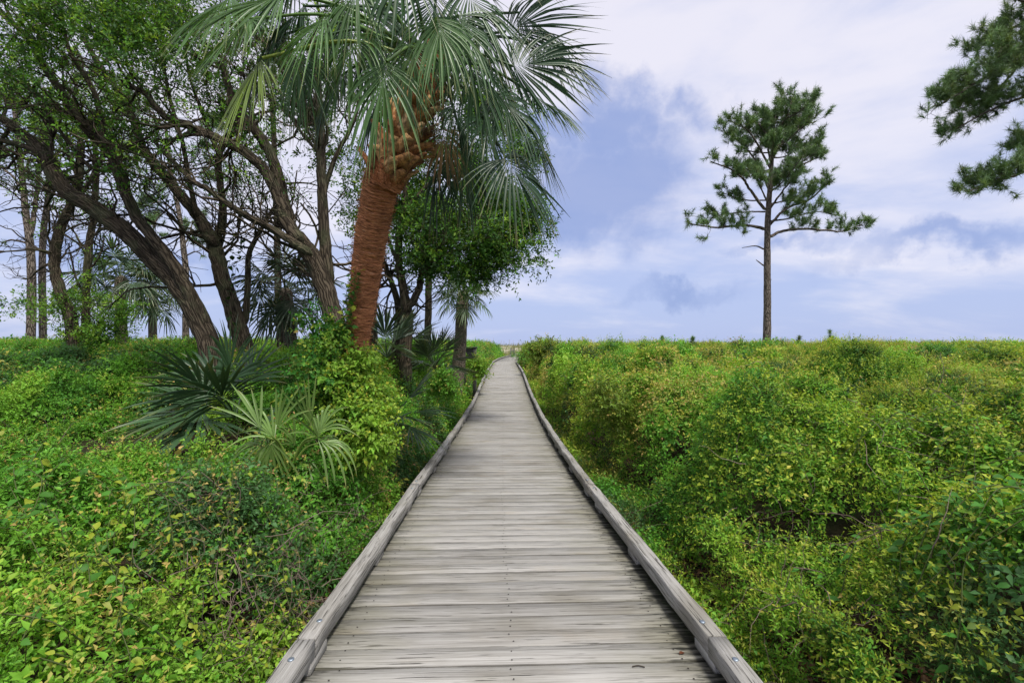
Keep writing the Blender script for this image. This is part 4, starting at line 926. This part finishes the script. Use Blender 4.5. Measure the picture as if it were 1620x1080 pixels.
# ragged skirt of fibre where the boots begin
sk = Bag()
for _ in range(420):
    a = rg.uniform(0, 6.28); out = math.cos(a) * sideA + math.sin(a) * sideB; q = b0 + ax * rg.uniform(-.10, .12) + out * .205; e = q + nrm(ax * rg.uniform(.1, 1) + out * rg.uniform(.2, .9) + rg.normal(0, .4, 3)) * rg.uniform(.05, .16); wv = np.cross(out, ax) * .004
    sk.add(np.array([q - wv, q + wv, e]), np.array([[0, 1, 2]]), np.array((.40, .15, .06)) * rg.uniform(.4, 1.3))
sk.part(palm, 'fibre_skirt', M['twig'])['kind'] = 'stuff'
heart = P(678, 95, 4.8)
GB, GY, GM, GD = (.050, .120, .040), (.22, .32, .07), (.09, .19, .05), (.034, .080, .034)
DEAD = (.26, .17, .085)
fr = [  # hastula pixel, distance, tip pixel, distance, length, colour, droop, wind to the side
    (415, 92, 4.3, 345, 185, 4.2, .66, GY, .35, 0), (612, 98, 4.0, 578, 240, 3.9, .72, GM, .8, 0), (800, 250, 4.7, 868, 335, 4.7, .70, GD, .55, .05),
    (812, 105, 4.9, 925, 75, 4.9, .74, GD, .45, .25), (800, 50, 5.1, 885, 0, 5.0, .75, GD, .40, .3), (790, 150, 4.7, 870, 230, 4.7, .66, GD, .9, .1),
    (690, 250, 5.5, 690, 360, 5.5, .70, GD, .8, 0), (735, 240, 5.6, 735, 350, 5.6, .72, GD, .8, 0), (520, 22, 4.3, 440, 85, 4.2, .68, GM, .7, -.05), (452, -12, 4.3, 330, 20, 4.1, .72, GM, .35, -.1),
    (560, 55, 4.6, 515, 180, 4.5, .70, GM, .85, 0), (470, 80, 4.6, 470, 200, 4.5, .68, GB, .9, 0), (725, 25, 4.2, 765, 140, 4.1, .62, GB, .8, .05), (735, -15, 4.3, 800, 60, 4.3, .66, GB, .8, .1),
    (765, 190, 5.2, 800, 300, 5.2, .70, GD, .8, .05), (845, 150, 5.2, 915, 190, 5.2, .55, GB, .7, .15), (575, -30, 4.3, 500, 70, 4.2, .66, GM, .8, 0), (640, -60, 3.9, 610, 50, 3.8, .55, GB, .7, 0),
    (600, 150, 5.4, 560, 250, 5.4, .66, GD, .8, 0), (395, 30, 5.0, 300, 100, 4.9, .74, GM, .4, -.1), (690, 30, 4.0, 720, 120, 3.9, .55, GM, .7, 0), (740, 90, 4.4, 780, 190, 4.4, .68, GB, .9, .05),
    (650, 160, 5.4, 630, 270, 5.4, .66, GD, .8, 0), (820, 20, 5.4, 880, 60, 5.4, .70, GD, .9, .2), (770, -60, 5.0, 850, -40, 5.0, .7, GD, .5, .2), (600, 20, 4.9, 600, 120, 4.8, .7, GB, .9, 0), (720, 160, 5.0, 740, 260, 5.0, .7, GD, .9, .05),
    (655, 70, 4.3, 640, 185, 4.25, .55, GM, .8, 0), (430, 60, 5.4, 375, 150, 5.4, .75, GD, .7, 0), (505, 60, 5.5, 470, 180, 5.5, .75, GD, .8, 0), (365, -5, 5.0, 275, 45, 5.0, .75, GM, .5, -.1), (550, 10, 5.6, 520, 120, 5.6, .75, GD, .8, 0), (470, -35, 5.2, 390, 35, 5.2, .75, GD, .6, 0), (850, 70, 5.4, 930, 115, 5.4, .7, GD, .7, .2), (760, 40, 5.4, 820, 130, 5.4, .75, GD, .8, .1), (590, 60, 5.6, 560, 170, 5.6, .75, GD, .8, 0), (840, 210, 5.4, 885, 290, 5.4, .6, GD, .8, .1),
    (590, 205, 5.35, 575, 300, 5.35, .5, DEAD, .5, 0), (700, 205, 5.2, 712, 300, 5.2, .5, DEAD, .6, 0),
    (540, 120, 5.6, 490, 190, 5.6, .7, GD, .9, 0), (780, 100, 5.5, 830, 200, 5.5, .72, GD, .9, .1), (690, -10, 4.6, 690, 90, 4.6, .7, GD, .8, 0), (480, 10, 5.2, 420, 60, 5.2, .7, GD, .8, 0)]
rf = np.random.default_rng(31)
for (hx_, hy_, hd, tx, ty, td, L, cl, dr, wd) in fr:
    H = P(hx_, hy_, hd); T_ = P(tx, ty, td); Fd = T_ - H
    N0 = nrm(np.array([0, -.8, .55]) + .5 * nrm((H - heart) * (1, 1, 0)) + rf.normal(0, .15, 3))
    add_frond(palm, heart + rf.normal(0, .05, 3), H, Fd, N0, L * 1.05, 40, dr * 1.35, rf, np.array(cl) * .95 * rf.uniform(.85, 1.15), fan=rf.uniform(1.1, 1.9), wind=np.array([wd, 0, .3 * abs(wd)]), ns=7, rad=.014, lift=.12, wcap=.0165)
def fan_palm(name, label, cat, base, heart_, n, L, pet, r, colr, nseg=24, ns=4, emin=-.7, emax=1.25, droop=.7, trunk=None, group=None, az=None, lean=np.zeros(3), mat='palmgrey', fan=2.2, rad=.01):
    root = thing(name, label, cat, base, group)
    if trunk is not None:
        tb = Bag(); limb(tb, [base, (np.array(base) + heart_) / 2 + r.normal(0, .02, 3), heart_], trunk[0], trunk[1], 14, .05, 10); tb.part(root, 'trunk', M[mat], True)
    for k in range(n):
        a = k * 2.399 + r.normal(0, .2) if az is None else az[0] + (az[1] - az[0]) * r.random()
        e = emax + (emin - emax) * ((k + .5) / n) + r.normal(0, .1)
        d = np.array([math.cos(a) * math.cos(e), math.sin(a) * math.cos(e), math.sin(e)]) + lean; H = heart_ + nrm(d) * pet * r.uniform(.75, 1.15)
        Fd = nrm(d - UP * .35 * (e < .6)); N0 = nrm(UP * math.cos(e) - np.array([math.cos(a), math.sin(a), 0]) * math.sin(e) + r.normal(0, .2, 3))
        add_frond(root, heart_ + UP * 0, H, Fd, N0, L * r.uniform(.85, 1.12), nseg, droop * r.uniform(.7, 1.2), r, np.array(colr) * r.uniform(.7, 1.3), False, ns=ns, fan=fan, rad=rad, lift=.06)
    return root
def gbase(px, d, py=560): b = P(px, py, d); b[2] = float(ground_z(b[0], b[1])) - .05; return b
rp = np.random.default_rng(77)
fan_palm('cabbage_palm', 'small palm with stout brown trunk beside the far boardwalk', 'palm tree', gbase(720, 16.5), P(733, 466, 16.5), 24, .72, .70, rp, (.075, .13, .05), trunk=(.24, .21), emin=-.65, droop=.8)
fan_palm('cabbage_palm', 'short fan palm with full crown behind the leafy sapling', 'palm tree', gbase(192, 18), P(192, 442, 18), 26, 1.0, .95, rp, (.07, .12, .06), trunk=(.2, .2), emin=-.7)
fan_palm('cabbage_palm', 'slender distant palm with thin trunk in the gap before the leaning oak', 'palm tree', gbase(242, 24), P(243, 462, 24), 20, 1.1, 1.0, rp, (.08, .13, .06), trunk=(.2, .19), emin=-1.1, droop=.8)
fan_palm('cabbage_palm', 'dwarf fan palm with dark dense crown behind the slim straight trunk', 'palm tree', gbase(470, 12), P(452, 462, 12), 24, .80, .75, rp, (.045, .075, .04), trunk=(.16, .16), emin=-.9)
# ground palmettos
fan_palm('saw_palmetto', 'dark green palmetto with stiff wide fans under the leaning oak', 'palmetto', P(385, 690, 6.6), P(372, 660, 6.6), 11, .92, .50, rp, (.050, .105, .045), 20, 5, -.05, 1.25, .35, group='palmettos', lean=np.array([-.35, -.2, 0.1]), fan=1.5)
pm = thing('saw_palmetto', 'pale yellow-green palmetto with long arching leaf strips in front of the vines', 'palmetto', P(455, 740, 4.2), 'palmettos')
for (hx_, hy_, tx, ty, L, dr, fan) in ((425, 700, 350, 700, .55, .9, 1.9), (430, 690, 425, 790, .60, .5, 1.0), (432, 690, 480, 560, .80, .22, .55), (420, 690, 370, 590, .80, .2, .5), (495, 690, 470, 575, .85, .12, .35), (500, 690, 535, 620, .7, .6, 1.1), (498, 695, 545, 700, .65, .8, 1.2), (505, 700, 490, 620, .6, .3, .8), (440, 700, 400, 640, .7, .5, .9), (470, 710, 440, 640, .6, .4, .8), (480, 715, 500, 780, .5, .4, .7)):
    H = P(hx_, hy_, 4.15 + rp.normal(0, .12)); add_frond(pm, P(458, 745, 4.25), H, P(tx, ty, 4.1) - H, nrm(np.array([0, -.8, .6]) + rp.normal(0, .35, 3)), L * .66, max(6, int(fan * 9)), dr * 1.5, rp, np.array((.14, .235, .055)) * rp.uniform(.65, 1.15), False, fan=fan * .8, ns=7, rad=.008, tipc=(.42, .36, .16), stiff=.25, wcap=.013)
fan_palm('saw_palmetto', 'palmetto clump with upright fans between the full-crowned oak and the small palm', 'palmetto', P(690, 600, 11), P(688, 583, 11), 15, .62, .45, rp, (.06, .10, .045), 24, 4, .15, 1.35, .15, group='palmettos', fan=1.2)
fan_palm('saw_palmetto', 'narrow-leaved palmetto low in the greenery right of the orange palm trunk', 'palmetto', P(615, 690, 6.3), P(618, 672, 6.3), 7, .55, .35, rp, (.04, .085, .04), 18, 4, .0, .9, .3, group='palmettos', fan=1.0)
fan_palm('saw_palmetto', 'thin grassy palmetto tuft behind the orange palm trunk', 'palmetto', P(612, 585, 9.3), P(612, 565, 9.3), 12, .75, .45, rp, (.06, .10, .06), 16, 4, .3, 1.35, .25, group='palmettos', fan=.9)

# vine-covered bush at the foot of the big palm
vb = thing('vine_covered_bush', 'bright yellow-green vine heaped over a bush against the orange palm trunk', 'bush', P(525, 760, 5.3)); b = Bag()
p, d = blob_pts([(532, 610, 62, 70, 5.25, 900), (515, 545, 36, 45, 5.4, 330), (565, 620, 36, 62, 5.15, 420), (540, 690, 75, 45, 5.0, 700), (490, 625, 40, 50, 5.4, 330), (580, 575, 14, 26, 5.2, 60), (560, 650, 40, 60, 5.0, 380), (590, 690, 35, 50, 4.9, 300)], r)
n = len(p); yv = np.clip((p[:, 0] - P(500, 600, 5.2)[0]) / .5 + r.normal(0, .35, n), 0, 1)[:, None]
cc = (np.array((.055, .20, .03)) * (1 - yv) + np.array((.25, .44, .05)) * yv) * r.uniform(.75, 1.2, (n, 1))
yg = np.concatenate([np.tile((.55, .52, .06), (n, 1)), ((r.random(n) < .4) * r.random(n))[:, None]], 1); yg[r.random(n) < .07, :3] = (.45, .22, .05)
sprigs(b, p, d, r.uniform(.12, .22, n), 7, r.uniform(.05, .075, n), .62, cc, r, yg, 1)
b.part(vb, 'foliage', M['leaf'])
iv = thing('climbing_vine', 'green vine climbing the shaded side of the orange palm trunk', 'vine', P(545, 540, 5.45)); b = Bag()
for _ in range(9):
    x0 = r.uniform(538, 556); pts = [P(x0 + (y_ - 540) * -.16 + r.normal(0, 4), y_, 5.42 + (y_ - 540) * .0012 + r.normal(0, .03)) for y_ in np.linspace(545, r.uniform(420, 500), 5)]
    big_vine(b, pts, r, .07, (.05, .16, .025), .75, .05, .25)
for _ in range(5):
    x0 = r.uniform(560, 580); pts = [P(x0 + r.normal(0, 4), y_, 5.36 + r.normal(0, .02)) for y_ in np.linspace(600, r.uniform(515, 560), 4)]; big_vine(b, pts, r, .055, (.17, .27, .035), .7, .05, .5)
b.part(iv, 'foliage', M['leaf'])
hv = thing('hanging_vine', 'thin dark vine with round leaves hanging on the forked oak', 'vine', P(372, 470, 9.2)); b = Bag()
for (a, c) in (((372, 360), (362, 430)), ((385, 380), (372, 470)), ((368, 420), (358, 470)), ((352, 475), (372, 520)), ((398, 455), (404, 512)), ((365, 350), (380, 400))):
    big_vine(b, [P(a[0] + (c[0] - a[0]) * t + r.normal(0, 3), a[1] + (c[1] - a[1]) * t, 9.2) for t in np.linspace(0, 1, 5)], r, .10, (.025, .06, .02), .85, .10, .05)
b.part(hv, 'foliage', M['leaf'])
rd = thing('dry_bush', 'small reddish-brown dead bush between the sapling and the leaning oak', 'bush', P(178, 575, 14)); b = Bag(); p, d = blob_pts([(178, 556, 14, 13, 14, 90)], r); n = len(p)
sprigs(b, p, d - UP * .8, r.uniform(.2, .4, n), 7, r.uniform(.10, .16, n), .25, np.tile((.16, .055, .035), (n, 1)), r); b.part(rd, 'foliage', M['leaf'])
# individual shrubs standing out of the thicket
for (px, py, d, w_, h_, n, cA, lab) in ((975, 640, 7.2, 46, 40, 420, (.15, .24, .03), 'yellow-green shrub bulging towards the curb halfway along the thicket'), (905, 570, 15, 42, 26, 300, (.05, .11, .03), 'dark rounded shrub at the thicket edge near the boardwalk bend'),
        (1120, 580, 14, 60, 22, 340, (.035, .09, .03), 'dark green bush below the lone tall pine'), (1330, 640, 7.0, 55, 32, 420, (.035, .10, .025), 'deep green bush sunk in the paler thicket'), (860, 560, 24, 26, 20, 240, (.13, .2, .03), 'pale shrub closing off the view at the boardwalk bend'),
        (475, 590, 7.6, 40, 34, 260, (.06, .17, .03), 'dark leafy shrub wedged between the forked oak and the vine heap'), (262, 562, 13.5, 46, 17, 260, (.16, .33, .04), 'rounded bright bush behind the leaning twin oak'), (25, 575, 12.5, 50, 22, 240, (.13, .30, .04), 'bushy shrub below the bare grey pine trunks'),
        (690, 605, 9.4, 34, 22, 240, (.12, .30, .035), 'leafy shrub beside the curb at the foot of the full-crowned oak'), (752, 582, 17.2, 20, 12, 150, (.2, .38, .045), 'low yellow-green shrub in front of the short railing')):
    c0 = P(px, py + h_ * .8, d); t_ = thing('shrub', lab, 'shrub', c0, 'shrubs standing out of the greenery'); b = Bag(); p, dd = blob_pts([(px, py, w_, h_, d, n), (px + w_ * .4, py + h_ * .4, w_ * .7, h_ * .6, d, n // 3)], r); n = len(p)
    l_ = .05 * max(1, d / 6) ** .8; yg = np.concatenate([YOUNG[r.integers(0, 3, n)], ((r.random(n) < .25) * .8)[:, None]], 1)
    sprigs(b, p, dd, np.full(n, l_ * 3.4), 9, l_ * r.uniform(.8, 1.2, n), .45, np.array(cA) * r.uniform(.7, 1.3, (n, 1)), r, yg, 1 if d < 9 else 0); b.part(t_, 'foliage', M['leaf'])

# pine seedling in the corner and young pines on the skyline
sp_ = thing('pine_seedling', 'pine seedling with long fine needles low in the near corner', 'seedling', P(1530, 1085, 2.15)); b = Bag()
s0 = P(1530, 1080, 2.1); s1 = P(1527, 1000, 2.1); V, F, B = tube(catmull([s0 - UP * .2, s0, s1], 5), .005, 5); b.add(V, F, (.16, .17, .06)); b.part(sp_, 'stem', M['twig'])
b = Bag(); n = 170; t = r.random(n)[:, None]; p = s0 + (s1 - s0) * (t * .7); dv = nrm(np.concatenate([r.normal(0, 1, (n, 2)), r.uniform(-.2, .8, (n, 1))], 1)); L = r.uniform(.13, .24, (n, 1)); S = nrm(np.cross(dv, UP)) * .0016
mid = p + dv * L * .55; e = p + dv * L - UP * L * .35
V = np.stack([p - S, p + S, mid + S, mid - S, e], 1).reshape(-1, 3); F = (np.arange(n)[:, None, None] * 5 + np.array([[0, 1, 2], [0, 2, 3], [3, 2, 4]])[None]).reshape(-1, 3); b.add(V, F, np.repeat(np.array((.10, .19, .05)) * r.uniform(.7, 1.3, (n, 1)), 5, 0)); b.part(sp_, 'needles', M['needle'])
for (px, py, h_, d, lab) in ((1313, 548, 26, 32, 'young bushy pine on the skyline, tallest of the small ones'), (1264, 549, 19, 32, 'little pine on the skyline beside the lone tall pine'), (1048, 546, 15, 34, 'tiny pine on the skyline halfway between the boardwalk bend and the lone pine'), (1096, 546, 14, 34, 'tiny pine on the skyline, next but one to the lone pine'), (586, 549, 9, 30, 'tiny pine on the skyline seen behind the palms')):
    if px < 700: continue
    base = P(px, py + 6, d); topp = P(px, py - h_, d); t_ = thing('young_pine', lab, 'young pine', base, 'young pines on the skyline'); b = Bag(); V, F, B = tube(np.array([base, topp]), [.04, .015], 5); b.add(V, F, None, B); b.part(t_, 'trunk', M['pine'])
    b = Bag(); n = 26; q = r.random(n)[:, None]; H_ = np.linalg.norm(topp - base); v = nrm(r.normal(0, 1, (n, 3))) * (1, 1, .2)
    tufts(b, base + (topp - base) * (.25 + .75 * q) + v * (1 - q) * H_ * .3, v + UP * 1.2, np.full(n, .3), r, 26, .014); b.part(t_, 'crown', M['needle'])

# ------------------------------------------------------------------ small built things
def planks_thing(name, label, cat, loc, pieces, rz=0.0):
    o = thing(name, label, cat, loc); o.rotation_euler = (0, 0, rz)
    for (nm, c, s) in pieces:
        V, F = box(*c, *s, .006); q = obj(nm, mesh(nm, V, F), M['oldwood'], o)
    return o
b = P(743, 568, 18); b[2] = float(ground_z(b[0], b[1]))
hh = 1.5 - b[2]
planks_thing('wooden_railing', 'short weathered railing with flat cap board beside the small palm', 'railing', b, [('post', (.20, 0, hh / 2), (.14, .14, hh)), ('post', (-.22, 0, hh / 2), (.14, .14, hh)), ('cap_board', (0, 0, hh + .02), (.62, .2, .04)), ('panel', (-.01, .02, hh - .21), (.275, .04, .40))])
b = P(811, 560, 58); b[2] = float(ground_z(b[0], b[1])); hh = 1.25 - b[2]
planks_thing('wooden_posts', 'dark wooden gate posts on the dune where the boardwalk ends', 'posts', b, [('post', (-.22, 0, hh / 2), (.16, .16, hh)), ('post', (.16, 0, hh / 2 - .05), (.16, .16, hh - .1)), ('crosspiece', (-.03, .02, hh * .7), (.5, .08, .16))])

# dune grass
dg = Bag(); n = 26000
y = r.uniform(50, 100, n); x = r.uniform(-1, 1, n) * (y * .55 + 4); keep = (fbm(x * .25, y * .25, 3) > .36); x, y = x[keep], y[keep]; n = len(x)
p = np.stack([x, y, ground_z(x, y) - .02], -1); hgt = r.uniform(.35, .9, n)[:, None]; e = p + (UP + r.normal(0, .3, (n, 3)) * (1, 1, 0) + (.2, 0, 0)) * hgt; S = nrm(r.normal(0, 1, (n, 3)) * (1, 1, 0)) * .035
dg.add(np.stack([p - S, p + S, e], 1).reshape(-1, 3), np.arange(n * 3).reshape(-1, 3), np.repeat(np.array([(.14, .19, .05), (.22, .22, .09), (.30, .27, .15), (.09, .14, .04)])[r.integers(0, 4, n)] * r.uniform(.7, 1.2, (n, 1)), 3, 0))
n = 160; y = r.uniform(60, 95, n); x = r.uniform(-8, 9, n); p = np.stack([x, y, ground_z(x, y)], -1); e = p + UP * r.uniform(.9, 1.7, (n, 1)) + r.normal(0, .15, (n, 3)); S = np.array([[.012, 0, 0]])
dg.add(np.stack([p - S, p + S, e + S, e - S], 1).reshape(-1, 3), np.arange(n * 4).reshape(-1, 4), (.25, .23, .13))
tag(dg.obj('dune_grass', M['leaf']), 'pale sea oats and grass on the dunes at the end of the boardwalk', 'grass', kind='stuff')
# a few leaves fallen on the boards
for (px, py, lab) in ((1075, 1034, 'curled brown leaf lying on the boards near the curb joint'), (1010, 1055, 'dark bit of twig lying on the boards near the camera')):
    c = P(px, py, 1.0); v = c - CAM; c = CAM + v * (1.58 / -v[2]); c[2] = float(deck_z(c[1])) + .006
    t = 0
    if 'leaf' in lab:
        V, F, CC = leaves(np.array([c]), np.array([[1., .6, .1]]), np.array([[0, 0, 1.]]), np.array([.04]), np.array([.022]), np.array([[.16, .06, .03]]), 2); tag(obj('fallen_leaf', mesh('fallen_leaf', V - c, F, CC), M['leaf'], None, c), lab, 'leaf')
    else:
        V, F, B = tube(catmull([c - (.03, 0, 0), c + (0, .004, .002), c + (.03, -.004, 0)], 4), .003, 5); tag(obj('fallen_twig', mesh('fallen_twig', V - c, F, np.tile((.05, .04, .03), (len(V), 1))), M['twig'], None, c), lab, 'twig')
